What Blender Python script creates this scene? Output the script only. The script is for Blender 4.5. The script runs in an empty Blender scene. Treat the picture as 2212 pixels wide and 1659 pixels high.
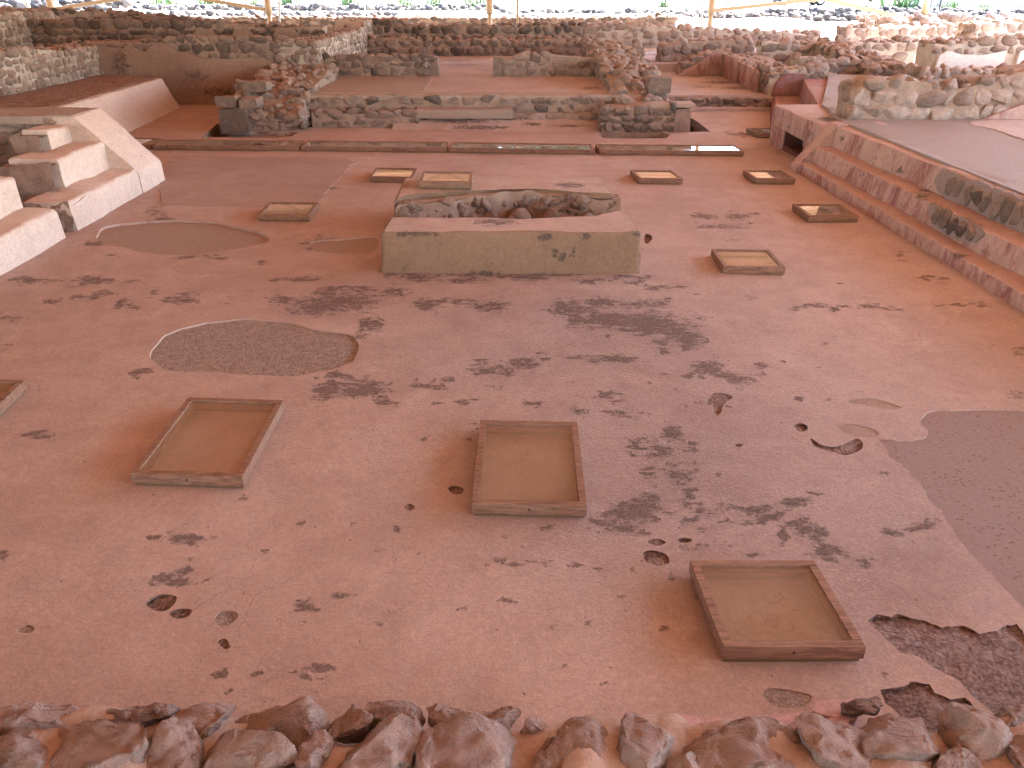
import bpy, bmesh, math, random
import numpy as np
from mathutils import Vector
from mathutils.geometry import delaunay_2d_cdt
rng = random.Random(7)
nr = np.random.RandomState(11)
S = bpy.context.scene
COL = S.collection
# ------------------------------------------------------------------ camera, world, sun, exposure
CAMZ = 3.0; F = 1720.0; CX, CY = 1106.0, 829.5; PITCH = math.radians(26.94)
cam = bpy.data.cameras.new('camera'); co = bpy.data.objects.new('camera', cam); COL.objects.link(co)
co.location = (0, 0, CAMZ); co.rotation_euler = (math.radians(90) - PITCH, 0, 0)
cam.sensor_width = 36; cam.lens = 36 * F / 2212; cam.clip_end = 2000; S.camera = co
SUN_AZ, SUN_EL = math.radians(62), math.radians(48)      # azimuth from +Y towards +X
W = bpy.data.worlds.new('World'); S.world = W; W.use_nodes = True
wn = W.node_tree.nodes; wl = W.node_tree.links
sky = wn.new('ShaderNodeTexSky'); sky.sky_type = 'NISHITA'; sky.sun_disc = False
sky.sun_elevation = SUN_EL; sky.sun_rotation = SUN_AZ
wl.new(sky.outputs[0], wn['Background'].inputs[0]); wn['Background'].inputs[1].default_value = 0.15
sl = bpy.data.lights.new('sun', 'SUN'); sl.energy = 4.0; sl.angle = math.radians(0.5); sl.color = (1, .95, .88)
so = bpy.data.objects.new('sun', sl); COL.objects.link(so)
sd = Vector((math.sin(SUN_AZ) * math.cos(SUN_EL), math.cos(SUN_AZ) * math.cos(SUN_EL), math.sin(SUN_EL)))
so.rotation_euler = (-sd).to_track_quat('-Z', 'Y').to_euler()
S.view_settings.view_transform = 'Standard'; S.view_settings.look = 'None'
S.view_settings.exposure = 3.56; S.view_settings.gamma = 1
S.render.engine = 'CYCLES'
S.cycles.use_denoising = True; S.cycles.max_bounces = 8; S.cycles.diffuse_bounces = 5
S.cycles.transparent_max_bounces = 12; S.cycles.caustics_reflective = False; S.cycles.caustics_refractive = False

# ------------------------------------------------------------------ pixel <-> world (2212 x 1659 units)
def ang(y): return PITCH - math.atan((CY - y) / F)
def P(x, y, z=0.0):
    d = (CAMZ - z) / math.tan(ang(y)); Z = d * math.cos(PITCH) + (CAMZ - z) * math.sin(PITCH)
    return Vector(((x - CX) / F * Z, d, z))
def X(x, yw, z=0.0):
    return (x - CX) / F * (yw * math.cos(PITCH) + (CAMZ - z) * math.sin(PITCH))
def proj(V):
    dx, dy, dz = V[:, 0], V[:, 1], V[:, 2] - CAMZ
    Z = np.maximum(dy * math.cos(PITCH) - dz * math.sin(PITCH), .05)
    U = dy * math.sin(PITCH) + dz * math.cos(PITCH)
    return CX + F * dx / Z, CY - F * U / Z

# ------------------------------------------------------------------ numpy noise
def _h(i, j, k, s):
    n = (i * 374761393 + j * 668265263 + k * 2147483647 + s * 1274126177) & 0xffffffff
    n = ((n ^ (n >> 13)) * 1103515245) & 0xffffffff
    return ((n ^ (n >> 16)) & 0xffff) / 65535.0
def vnoise(p, s=0):
    p = np.asarray(p, float); i = np.floor(p).astype(np.int64); f = p - i; f = f * f * (3 - 2 * f)
    r = 0
    for a in (0, 1):
        for b in (0, 1):
            for c in (0, 1):
                w = (f[:, 0] if a else 1 - f[:, 0]) * (f[:, 1] if b else 1 - f[:, 1]) * (f[:, 2] if c else 1 - f[:, 2])
                r = r + w * _h(i[:, 0] + a, i[:, 1] + b, i[:, 2] + c, s)
    return r * 2 - 1
def fbm(p, o=3, s=0):
    r = 0; a = 1
    for k in range(o): r = r + a * vnoise(np.asarray(p) * 2 ** k, s + k); a *= .5
    return r
def disp3(p, sc, amp, s=0, o=2):
    return np.stack([fbm(p * sc, o, s), fbm(p * sc + 31.7, o, s + 9), fbm(p * sc + 71.3, o, s + 17)], 1) * amp

# ------------------------------------------------------------------ mesh builder (triangles only)
class MB:
    def __init__(s): s.V = []; s.T = []; s.M = []; s.C = []; s.Sm = []; s.n = 0
    def add(s, V, T, m=0, c=(.5, 0, 0), smooth=True):
        V = np.asarray(V, float).reshape(-1, 3); T = np.asarray(T, int).reshape(-1, 3)
        s.V.append(V); s.T.append(T + s.n); s.n += len(V)
        s.M.append(np.full(len(T), m)); s.Sm.append(np.full(len(T), smooth))
        c = np.asarray(c, float)
        if c.ndim == 1: c = np.tile(c, (len(V), 1))
        s.C.append(c); return s
    def box(s, x0, x1, y0, y1, z0, z1, m=0, c=(.5, 0, 0)):
        s.hexa([(x0, y0), (x1, y0), (x1, y1), (x0, y1)], z0, z1, m, c); return s
    def hexa(s, q, z0, z1, m=0, c=(.5, 0, 0), cham=.003):
        # prism over quad q (ccw from above), softly chamfered top
        q = np.asarray([(p[0], p[1]) for p in q], float)
        cen = q.mean(0); d = q - cen; L = np.linalg.norm(d, axis=1)[:, None]
        qi = q - d / L * cham * 1.4
        V = [(*p, z0) for p in q] + [(*p, z1 - cham) for p in q] + [(*p, z1) for p in qi]
        T = []
        for k in range(4):
            j = (k + 1) % 4
            for o in (0, 4):
                T += [(o + k, o + j, o + 4 + j), (o + k, o + 4 + j, o + 4 + k)]
        T += [(8, 9, 10), (8, 10, 11), (0, 2, 1), (0, 3, 2)]
        # flat shading: split
        V = np.asarray(V)[np.asarray(T).reshape(-1)]
        s.add(V, np.arange(len(V)).reshape(-1, 3), m, c, False)
    def tube(s, a, b, r0, r1=None, n=10, m=0, c=(.5, 0, 0)):
        a = Vector(a); b = Vector(b); r1 = r0 if r1 is None else r1
        d = (b - a).normalized(); u = d.orthogonal().normalized(); w = d.cross(u)
        V = []; T = []
        for q, r in ((a, r0), (b, r1)):
            for k in range(n):
                t = 2 * math.pi * k / n; V.append(q + (u * math.cos(t) + w * math.sin(t)) * r)
        for k in range(n):
            j = (k + 1) % n; T += [(k, j, n + j), (k, n + j, n + k)]
        V += [a, b]
        for k in range(n): j = (k + 1) % n; T += [(2 * n, j, k), (2 * n + 1, n + k, n + j)]
        s.add([tuple(v) for v in V], T, m, c, True)
    def bar(s, a, b, w, h, m=0, c=(.5, 0, 0)):
        a = Vector(a); b = Vector(b); d = (b - a).normalized()
        u = d.cross(Vector((0, 0, 1)));  u = Vector((1, 0, 0)) if u.length < 1e-3 else u.normalized()
        v = u.cross(d)
        pts = []
        for q in (a, b):
            for i, j in ((-1, -1), (1, -1), (1, 1), (-1, 1)): pts.append(tuple(q + u * i * w / 2 + v * j * h / 2))
        T = [(0, 1, 5), (0, 5, 4), (1, 2, 6), (1, 6, 5), (2, 3, 7), (2, 7, 6), (3, 0, 4), (3, 4, 7), (0, 2, 1), (0, 3, 2), (4, 5, 6), (4, 6, 7)]
        V = np.asarray(pts)[np.asarray(T).reshape(-1)]
        s.add(V, np.arange(len(V)).reshape(-1, 3), m, c, False)
    def build(s, name, mats, parent=None, blobs=None):
        V = np.concatenate(s.V); T = np.concatenate(s.T); M = np.concatenate(s.M); C = np.concatenate(s.C); Sm = np.concatenate(s.Sm)
        me = bpy.data.meshes.new(name)
        me.vertices.add(len(V)); me.vertices.foreach_set('co', V.ravel().astype(np.float32))
        me.loops.add(len(T) * 3); me.loops.foreach_set('vertex_index', T.ravel().astype(np.int32))
        me.polygons.add(len(T)); me.polygons.foreach_set('loop_start', np.arange(0, len(T) * 3, 3, dtype=np.int32))
        me.polygons.foreach_set('loop_total', np.full(len(T), 3, dtype=np.int32))
        me.polygons.foreach_set('material_index', M.astype(np.int32))
        me.update(calc_edges=True)
        me.polygons.foreach_set('use_smooth', Sm.astype(bool))
        if blobs is not None: C = C.copy(); C[:, 1] = np.maximum(C[:, 1], weight(V, blobs))
        at = me.color_attributes.new('C', 'FLOAT_COLOR', 'POINT')
        at.data.foreach_set('color', np.concatenate([C, np.ones((len(C), 1))], 1).ravel().astype(np.float32))
        for m in (mats if isinstance(mats, (list, tuple)) else [mats]): me.materials.append(m)
        o = bpy.data.objects.new(name, me); COL.objects.link(o)
        if parent is not None: o.parent = parent; o.matrix_parent_inverse = parent.matrix_basis.inverted()
        return o
def weight(V, blobs):
    u, v = proj(V); w = np.zeros(len(V))
    for b in blobs:
        e = ((u - b[0]) / b[2]) ** 2 + ((v - b[1]) / b[3]) ** 2
        w = np.maximum(w, np.exp(-e * .75) * (b[4] if len(b) > 4 else 1))
    return w
def tag(o, label=None, cat=None, group=None, kind=None):
    for k, v in (('label', label), ('category', cat), ('group', group), ('kind', kind)):
        if v: o[k] = v
    return o
def empty(name, loc, *a, **k):
    o = bpy.data.objects.new(name, None); COL.objects.link(o); o.location = loc; o.empty_display_size = .1
    return tag(o, *a, **k)

# ------------------------------------------------------------------ materials
class NT:
    def __init__(s, name):
        s.m = bpy.data.materials.new(name); s.m.use_nodes = True; s.t = s.m.node_tree; s.b = s.t.nodes['Principled BSDF']
        s.b.inputs['Roughness'].default_value = .88; s.b.inputs['Specular IOR Level'].default_value = .25
        s.tc = s.n('ShaderNodeTexCoord').outputs['Object']
    def n(s, t, **k):
        o = s.t.nodes.new(t)
        for a, v in k.items(): setattr(o, a, v)
        return o
    def set(s, sock, v):
        if isinstance(v, bpy.types.NodeSocket): s.t.links.new(v, sock)
        elif v is not None: sock.default_value = (*v, 1) if isinstance(v, tuple) and len(v) == 3 and sock.type == 'RGBA' else v
    def noise(s, sc, det=4, rough=.55, dist=0, vec=None, out='Fac'):
        o = s.n('ShaderNodeTexNoise'); s.set(o.inputs['Vector'], vec or s.tc)
        for k, v in (('Scale', sc), ('Detail', det), ('Roughness', rough), ('Distortion', dist)): o.inputs[k].default_value = v
        return o.outputs[out]
    def voro(s, sc, feat='F1', vec=None, out='Distance', rnd=1):
        o = s.n('ShaderNodeTexVoronoi', feature=feat); s.set(o.inputs['Vector'], vec or s.tc)
        o.inputs['Scale'].default_value = sc; o.inputs['Randomness'].default_value = rnd
        return o.outputs[out]
    def ma(s, op, a, b=None, c=None, clamp=False):
        o = s.n('ShaderNodeMath', operation=op, use_clamp=clamp)
        for i, v in enumerate((a, b, c)):
            if v is not None: s.set(o.inputs[i], v)
        return o.outputs[0]
    def ss(s, v, a, b, lo=0., hi=1.):
        o = s.n('ShaderNodeMapRange', interpolation_type='SMOOTHSTEP'); s.set(o.inputs[0], v)
        for i, q in ((1, a), (2, b), (3, lo), (4, hi)): o.inputs[i].default_value = q
        return o.outputs[0]
    def mix(s, f, a, b, bt='MIX'):
        o = s.n('ShaderNodeMix', data_type='RGBA', blend_type=bt); s.set(o.inputs[0], f); s.set(o.inputs[6], a); s.set(o.inputs[7], b)
        return o.outputs[2]
    def attr(s):
        o = s.n('ShaderNodeVertexColor', layer_name='C'); q = s.n('ShaderNodeSeparateColor'); s.t.links.new(o.outputs[0], q.inputs[0])
        return q.outputs
    def nz(s):
        g = s.n('ShaderNodeNewGeometry'); q = s.n('ShaderNodeSeparateXYZ'); s.t.links.new(g.outputs['True Normal'], q.inputs[0]); return q.outputs[2]
    def mapv(s, sc):
        o = s.n('ShaderNodeMapping'); s.set(o.inputs[0], s.tc); o.inputs['Scale'].default_value = sc; return o.outputs[0]
    def out(s, col, h=None, strength=1, dist=.01, rough=None):
        s.set(s.b.inputs['Base Color'], col)
        if rough is not None: s.set(s.b.inputs['Roughness'], rough)
        if h is not None:
            b = s.n('ShaderNodeBump'); b.inputs['Strength'].default_value = strength; b.inputs['Distance'].default_value = dist
            s.set(b.inputs['Height'], h); s.t.links.new(b.outputs[0], s.b.inputs['Normal'])
        return s.m

def plaster(name, c1, c2, ce, thr=.75, red=None, redamt=.5, flake=0., bump=.006, fine=1.):
    t = NT(name); A = t.attr()
    big = t.noise(.55, 4, .6); mid = t.noise(3.2, 7, .65, .4); fin = t.noise(60 * fine, 4, .6); grain = t.noise(240 * fine, 2, .6)
    col = t.mix(t.ss(t.ma('ADD', t.ma('MULTIPLY', big, .6), t.ma('MULTIPLY', mid, .4)), .36, .62), c1, c2)
    col = t.mix(t.ss(t.noise(2.6, 8, .72, .3), .5, .72, 0, .28), col, tuple((a + b) * .43 for a, b in zip(c1, ce)))
    col = t.mix(t.ss(t.noise(1.7, 3, .5, 1.2), .55, .75, 0, .35), col, tuple(min(1, k * 1.18) for k in c2))
    if red:
        v = t.noise(1.0, 5, .65, .3, t.mapv((2.2, 2.2, .9))); v2 = t.noise(9, 5, .7, .5, t.mapv((1, 1, .35)))
        vert = t.ss(t.nz(), .5, .8, 1, 0)
        m = t.ma('MULTIPLY', t.ss(t.ma('ADD', t.ma('MULTIPLY', v, .55), t.ma('MULTIPLY', v2, .45)), .5 - .06 * redamt, .62), vert)
        col = t.mix(t.ma('MULTIPLY', m, .45 + .5 * redamt), col, red)
    # eroded patches: ragged noise edge
    en = t.noise(12, 10, .74, .5, t.mapv((.75, 1.25, 1))); en2 = t.noise(34, 6, .7)
    en = t.ma('ADD', t.ma('MULTIPLY', en, .72), t.ma('MULTIPLY', en2, .28))
    e = t.ma('ADD', t.ma('MULTIPLY_ADD', en, 2.3, -.65), t.ma('MULTIPLY', A[1], .44))
    th = .80 + (thr - .7) * 1.2
    em = t.ss(e, th, th + .02)
    sh = t.ma('MULTIPLY', t.ss(e, th - .085, th - .055), t.ss(A[1], .25, .5))
    shallow = t.ma('MULTIPLY', sh, .55)
    cev = t.mix(t.ss(t.noise(45, 5, .7), .35, .65), tuple(k * .72 for k in ce), tuple(min(1, k * 1.35) for k in ce))
    col = t.mix(shallow, col, tuple((a * .35 + b * .65) * 1.12 for a, b in zip(c1, ce)))
    col = t.mix(em, col, cev)
    # small pits
    pv = t.voro(6.5, vec=t.mix(.04, t.tc, t.noise(20, 2, .5, out='Color')))
    pit = t.ma('MULTIPLY', t.ss(pv, .02, .085, 1, 0), t.ss(t.noise(2.3, 2), .42, .52))
    col = t.mix(t.ma('MULTIPLY', pit, .8), col, cev)
    # hairline cracks
    wv = t.mix(.16, t.tc, t.noise(3, 5, .7, out='Color'))
    cr = t.ma('MULTIPLY', t.ss(t.voro(1.9, 'DISTANCE_TO_EDGE', wv), 0, .0045, 1, 0), t.ss(t.noise(1.1, 3), .52, .6))
    cr2 = t.ma('MULTIPLY', t.ss(t.voro(9, 'DISTANCE_TO_EDGE', wv), 0, .02, 1, 0), t.ss(t.noise(.9, 3, .5, 0, t.mapv((1.2, 1, 1))), .52, .66))
    crk = t.ma('MAXIMUM', cr, t.ma('MULTIPLY', cr2, .4))
    col = t.mix(t.ma('MULTIPLY', crk, .25), col, tuple(k * .6 for k in ce))
    col = t.mix(.5, col, t.mix(t.ss(fin, .3, .7), (.78, .74, .72), (1.18, 1.15, 1.13)), 'MULTIPLY')
    col = t.mix(.35, col, t.mix(t.ss(t.noise(22 * fine, 5, .7), .35, .65), (.84, .80, .78), (1.14, 1.12, 1.1)), 'MULTIPLY')
    h = t.ma('ADD', t.ma('MULTIPLY', mid, .55), t.ma('MULTIPLY', fin, .17))
    h = t.ma('ADD', h, t.ma('MULTIPLY', t.noise(17 * fine, 5, .65), .28))
    h = t.ma('ADD', h, t.ma('MULTIPLY', grain, .06))
    fl = t.noise(38, 6, .75, .4)
    flm = t.ma('MULTIPLY', A[2], flake)
    h = t.ma('ADD', h, t.ma('MULTIPLY', t.ss(fl, .38, .62), t.ma('MULTIPLY', flm, .55)))
    spk = t.ma('MULTIPLY', t.ss(t.noise(70, 4, .7, 0, t.mapv((.7, 1.3, 1))), .66, .70), t.ma('MULTIPLY_ADD', flm, .75, .12))
    col = t.mix(t.ma('MULTIPLY', spk, .6), col, cev); h = t.ma('SUBTRACT', h, t.ma('MULTIPLY', spk, .35)); h = t.ma('SUBTRACT', h, t.ma('MULTIPLY', sh, .25))
    h = t.ma('SUBTRACT', h, t.ma('MULTIPLY', em, t.ma('SUBTRACT', .95, t.ma('MULTIPLY', t.noise(70, 4, .8), .9))))
    h = t.ma('SUBTRACT', h, t.ma('MULTIPLY', pit, .6)); h = t.ma('SUBTRACT', h, t.ma('MULTIPLY', crk, .3))
    return t.out(col, h, 1, bump)

PINK1, PINK2 = (.40, .300, .272), (.48, .375, .342)
ERO = (.205, .148, .128)
M_floor = plaster('pink_lime_floor', PINK1, PINK2, ERO, .70, flake=1., bump=.011)
M_room = plaster('pink_room_floor', (.40, .31, .285), (.47, .38, .35), (.17, .12, .10), .78, bump=.008, fine=.5)
M_steps = plaster('pale_stair_plaster', (.56, .45, .40), (.64, .53, .475), (.36, .33, .28), .80, bump=.012, fine=.6)
M_altar = plaster('altar_plaster', (.235, .155, .105), (.275, .185, .13), (.14, .10, .08), .70, bump=.012, fine=.7)
M_red = plaster('red_stained_plaster', (.42, .285, .25), (.48, .335, .295), (.17, .135, .12), .76, red=(.25, .10, .098), redamt=.95, bump=.012, fine=.6)
M_redp = plaster('red_painted_plaster', (.28, .14, .125), (.36, .20, .18), (.38, .32, .27), .80, red=(.25, .085, .08), redamt=.9, bump=.01, fine=.6)
M_brown = plaster('brown_wall_plaster', (.27, .175, .135), (.34, .235, .185), (.17, .115, .09), .72, bump=.012, fine=.5)
M_white = plaster('white_wall_plaster', (.62, .57, .53), (.70, .65, .61), (.45, .38, .33), .80, bump=.012, fine=.5)

def coarse(name, c1, c2, sc=70, bump=.012, pits=0., wt=.5):
    t = NT(name)
    a = t.noise(sc, 6, .75); b = t.noise(sc * .3, 5, .7); g = t.noise(1.3, 3)
    v = t.voro(sc * .8)
    f = t.ma('ADD', t.ma('MULTIPLY', a, .6), t.ma('MULTIPLY', b, .4))
    col = t.mix(t.ss(f, .4, .6), c1, c2)
    col = t.mix(t.ma('MULTIPLY', g, .4), col, tuple((p + q) * .5 for p, q in zip(c1, c2)))
    h = t.ma('ADD', f, t.ma('MULTIPLY', v, .4))
    if pits:
        p = t.ma('MULTIPLY', t.ss(t.voro(30, vec=t.mapv((.7, 1.1, 1))), .16, .34, 1, 0), t.ss(t.noise(5, 4, .65), .44, .54))
        col = t.mix(t.ma('MULTIPLY', p, pits), col, (.20, .11, .085)); h = t.ma('SUBTRACT', h, t.ma('MULTIPLY', p, .3))
    return t.out(col, h, 1, bump)
M_patch = coarse('coarse_mortar', (.21, .155, .13), (.45, .36, .31), 62, .025)
M_smoothpatch = coarse('smooth_patch_mortar', (.31, .23, .19), (.39, .295, .25), 60, .012)
M_grey = coarse('grey_repair_mortar', (.25, .193, .178), (.32, .248, .23), 110, .008, pits=.95)
M_ero = coarse('eroded_subfloor', (.14, .075, .06), (.40, .30, .27), 48, .04)
M_gravel = coarse('gravel_terrace', (.255, .20, .182), (.34, .275, .25), 60, .008)
M_rough = coarse('rough_core_top', (.15, .085, .065), (.45, .30, .25), 22, .05)
M_cement = coarse('cement', (.33, .25, .205), (.42, .325, .27), 60, .006)
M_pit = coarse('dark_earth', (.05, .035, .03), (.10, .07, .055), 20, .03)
M_earth = coarse('earth', (.30, .21, .16), (.38, .28, .22), 8, .04)

def stone_mat(name, dark, mid, light, top_col, sc=1., bump=.02):
    t = NT(name); A = t.attr()
    a = t.noise(9 * sc, 6, .65, .3); b = t.noise(42 * sc, 5, .7); p = t.voro(65 * sc)
    c = t.mix(t.ss(A[0], .0, .5), dark, mid); c = t.mix(t.ss(A[0], .5, 1.), c, light)
    c = t.mix(.55, c, t.mix(t.ss(a, .32, .68), (.62, .6, .62), (1.3, 1.25, 1.2)), 'MULTIPLY')
    c = t.mix(.5, c, t.mix(t.ss(b, .35, .65), (.65, .62, .6), (1.25, 1.22, 1.2)), 'MULTIPLY')
    upm = t.ma('MULTIPLY', t.ss(t.nz(), .1, .85), t.ss(t.noise(5 * sc, 4, .6), .35, .65, .25, .85))  # upward faces blend, in noisy patches, into a separate colour
    c = t.mix(upm, c, top_col)
    pit = t.ss(p, .1, .35, 1, 0)
    h = t.ma('ADD', t.ma('MULTIPLY', a, .8), t.ma('MULTIPLY', b, .35)); h = t.ma('SUBTRACT', h, t.ma('MULTIPLY', pit, .12))
    return t.out(c, h, 1, bump)
M_stone = stone_mat('volcanic_rubble', (.115, .088, .076), (.275, .205, .17), (.42, .335, .285), (.41, .28, .225), 1, .04)
M_near = stone_mat('foreground_stone', (.19, .14, .13), (.33, .245, .22), (.46, .36, .335), (.40, .275, .24), 2.2, .04)
M_corest = stone_mat('tan_core_rubble', (.14, .10, .085), (.24, .175, .14), (.33, .25, .205), (.28, .19, .15), 1, .04)
M_sunst = stone_mat('sunlit_basalt', (.035, .034, .038), (.07, .062, .062), (.16, .14, .13), (.20, .18, .165), 1, .03)
def mortar_mat(name, c1, c2):
    t = NT(name); a = t.noise(4, 5, .6); b = t.noise(40, 5, .7)
    return t.out(t.mix(t.ss(t.ma('ADD', t.ma('MULTIPLY', a, .6), t.ma('MULTIPLY', b, .4)), .38, .62), c1, c2), t.ma('ADD', a, t.ma('MULTIPLY', b, .3)), 1, .02)
M_mortar = mortar_mat('tan_mortar', (.26, .185, .145), (.38, .275, .215))
M_mortarw = mortar_mat('pale_mortar', (.40, .33, .275), (.50, .42, .355))
M_mortarn = mortar_mat('orange_mortar', (.36, .25, .205), (.46, .335, .285))
M_core = mortar_mat('brown_broken_core', (.17, .11, .085), (.30, .205, .165))
M_lilac = plaster('lilac_lime_flakes', (.46, .30, .31), (.55, .38, .39), (.4, .26, .22), .85, bump=.02)

def wood_mat():
    t = NT('weathered_wood')
    v = t.mapv((3, 26, 26)); w = t.mapv((1.4, 9, 9)); n = t.noise(1.6, 6, .65, 1.2, v); n2 = t.noise(2, 4, .6, 2, w); f = t.noise(90, 3, .6)
    c = t.mix(t.ss(n, .35, .65), (.15, .07, .045), (.32, .18, .125)); c = t.mix(t.ss(n2, .56, .72, 0, .75), c, (.085, .042, .028))
    c = t.mix(t.ss(t.noise(1.2, 2), .35, .65, 0, .3), c, (.30, .21, .155))
    return t.out(c, t.ma('ADD', n, t.ma('MULTIPLY', f, .3)), .8, .003, .62)
M_wood = wood_mat()
def flat(name, c, rough=.6, var=.12, sc=6, metal=0):
    t = NT(name); n = t.noise(sc, 5, .6)
    t.b.inputs['Metallic'].default_value = metal
    return t.out(t.mix(n, tuple(k * (1 - var) for k in c), tuple(min(1, k * (1 + var)) for k in c)), n, .2, .002, rough)
M_base = flat('green_base_strip', (.17, .12, .07), .7, .3, 20)
M_bolt = flat('bolt_hole', (.03, .02, .018), .6)
M_post = flat('tan_painted_steel', (.50, .36, .22), .45)
M_pvc = flat('white_pipe', (.75, .75, .75), .4)
def roof_mat():
    t = NT('translucent_tan_roof_sheet'); L = t.t.links
    d = t.n('ShaderNodeBsdfDiffuse'); d.inputs[0].default_value = (.70, .55, .43, 1)
    tr = t.n('ShaderNodeBsdfTranslucent'); tr.inputs[0].default_value = (1, .55, .24, 1)
    m = t.n('ShaderNodeMixShader'); m.inputs[0].default_value = .128; L.new(d.outputs[0], m.inputs[1]); L.new(tr.outputs[0], m.inputs[2])
    L.new(m.outputs[0], t.t.nodes['Material Output'].inputs[0]); return t.m
M_roof = roof_mat()
M_black = flat('dark_post', (.03, .03, .032), .6)
M_green = flat('agave_leaf', (.10, .16, .06), .6, .4, 3)
M_hedge = flat('far_foliage', (.05, .085, .05), .8, .5, 3)
M_bark = flat('bark', (.14, .10, .07), .9, .3, 8)
M_bwall = flat('pale_building_wall', (.62, .62, .60), .8)
M_bglass = flat('bluish_window', (.10, .17, .20), .2)
M_car = flat('dark_car_paint', (.03, .05, .055), .3)
M_tyre = flat('tyre_rubber', (.02, .02, .02), .8)
M_trace = flat('faded_red_drawing', (.33, .20, .155), .9, .25, 40)
def glass_mat(lo=.05, hi=.14, name='dusty_case_glass'):
    t = NT(name); nt = t.t; L = nt.links
    tr = t.n('ShaderNodeBsdfTransparent'); tr.inputs[0].default_value = (.985, .96, .92, 1)
    gl = t.n('ShaderNodeBsdfGlossy'); gl.inputs['Roughness'].default_value = .03; gl.inputs['Color'].default_value = (.9, .9, .9, 1)
    df = t.n('ShaderNodeBsdfDiffuse'); df.inputs[0].default_value = (.50, .385, .31, 1)
    fr = t.n('ShaderNodeFresnel'); fr.inputs[0].default_value = 1.5
    g = t.n('ShaderNodeNewGeometry'); k = t.ma('MULTIPLY', fr.outputs[0], t.ma('SUBTRACT', 1., g.outputs['Backfacing']))
    k = t.ma('MULTIPLY', k, 1.6, clamp=True)
    m0 = t.n('ShaderNodeMixShader'); t.set(m0.inputs[0], t.ss(t.noise(3, 4), .3, .7, lo, hi)); L.new(tr.outputs[0], m0.inputs[1]); L.new(df.outputs[0], m0.inputs[2])
    m1 = t.n('ShaderNodeMixShader'); L.new(k, m1.inputs[0]); L.new(m0.outputs[0], m1.inputs[1]); L.new(gl.outputs[0], m1.inputs[2])
    L.new(m1.outputs[0], nt.nodes['Material Output'].inputs[0]); return t.m
M_glass = glass_mat(.10, .24); M_glassd = glass_mat(.38, .6, 'very_dusty_strip_glass')
def ground_mat():
    t = NT('bright_dry_ground')
    a = t.noise(.25, 5, .6); b = t.noise(6, 6, .7)
    c = t.mix(t.ss(a, .35, .65), (.42, .38, .33), (.52, .48, .43)); c = t.mix(t.ss(b, .6, .75, 0, .5), c, (.22, .19, .16))
    return t.out(c, b, 1, .03)
M_ground = ground_mat()

# ------------------------------------------------------------------ rocks
def ico(sub):
    bm = bmesh.new(); bmesh.ops.create_icosphere(bm, subdivisions=sub, radius=1)
    V = np.array([v.co[:] for v in bm.verts]); T = np.array([[v.index for v in f.verts] for f in bm.faces]); bm.free(); return V, T
ICO = {k: ico(k) for k in (2, 3, 4, 5)}
def make_rock(lod, seed, blocky=.75, planes=9, rough=.05, lo=.62):
    V, T = ICO[lod]; V = V.copy(); r = np.random.RandomState(seed)
    V = np.sign(V) * np.abs(V) ** blocky
    for _ in range(planes):
        n = r.normal(size=3); n /= np.linalg.norm(n); d = r.uniform(lo, .95)
        k = np.maximum(V @ n - d, 0); V -= np.outer(k, n) * .93
    V += disp3(V + seed * 3.1, 1.6, rough * 1.3, seed, 3)
    return V, T
PROTO = {l: [make_rock(l, 100 * l + k) for k in range(14)] for l in (2, 3)}
def rotz(a):
    c, s = math.cos(a), math.sin(a); return np.array([[c, -s, 0], [s, c, 0], [0, 0, 1]])
def rot_rand(r, amt):
    a, b, c = r.uniform(-amt, amt, 3)
    Rx = np.array([[1, 0, 0], [0, math.cos(a), -math.sin(a)], [0, math.sin(a), math.cos(a)]])
    Ry = np.array([[math.cos(b), 0, math.sin(b)], [0, 1, 0], [-math.sin(b), 0, math.cos(b)]])
    return rotz(c) @ Ry @ Rx
def put_rock(mb, r, lod, cen, U, N, a, b, c, tone, m=1, wob=.25):
    """a along U, b along N (outward), c along Z"""
    V, T = PROTO[lod][r.randint(14)]
    if r.rand() < .5: V = V * np.array([-1, 1, 1]); T = T[:, ::-1]
    V = V * np.array([a, b, c]); R = rot_rand(r, wob)
    V = V @ R.T
    B = np.array([U, N, (0, 0, 1)], float)
    mb.add(V @ B + np.asarray(cen), T, m, (tone, 0, 0), True)

def lattice(mb, f, nu, nv, m, amp, seed, flip=False, c=(.5, 0, 0)):
    u, v = np.meshgrid(np.linspace(0, 1, nu + 1), np.linspace(0, 1, nv + 1), indexing='ij')
    V = f(u.ravel(), v.ravel()); V = V + disp3(V, 3.2, amp, seed, 3)
    i = np.arange(nu * (nv + 1)).reshape(nu, nv + 1)[:, :nv].ravel(); j = i + nv + 1
    T = np.concatenate([np.stack([i, j, j + 1], 1), np.stack([i, j + 1, i + 1], 1)])
    if flip: T = T[:, ::-1]
    mb.add(V, T, m, c, True)

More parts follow.
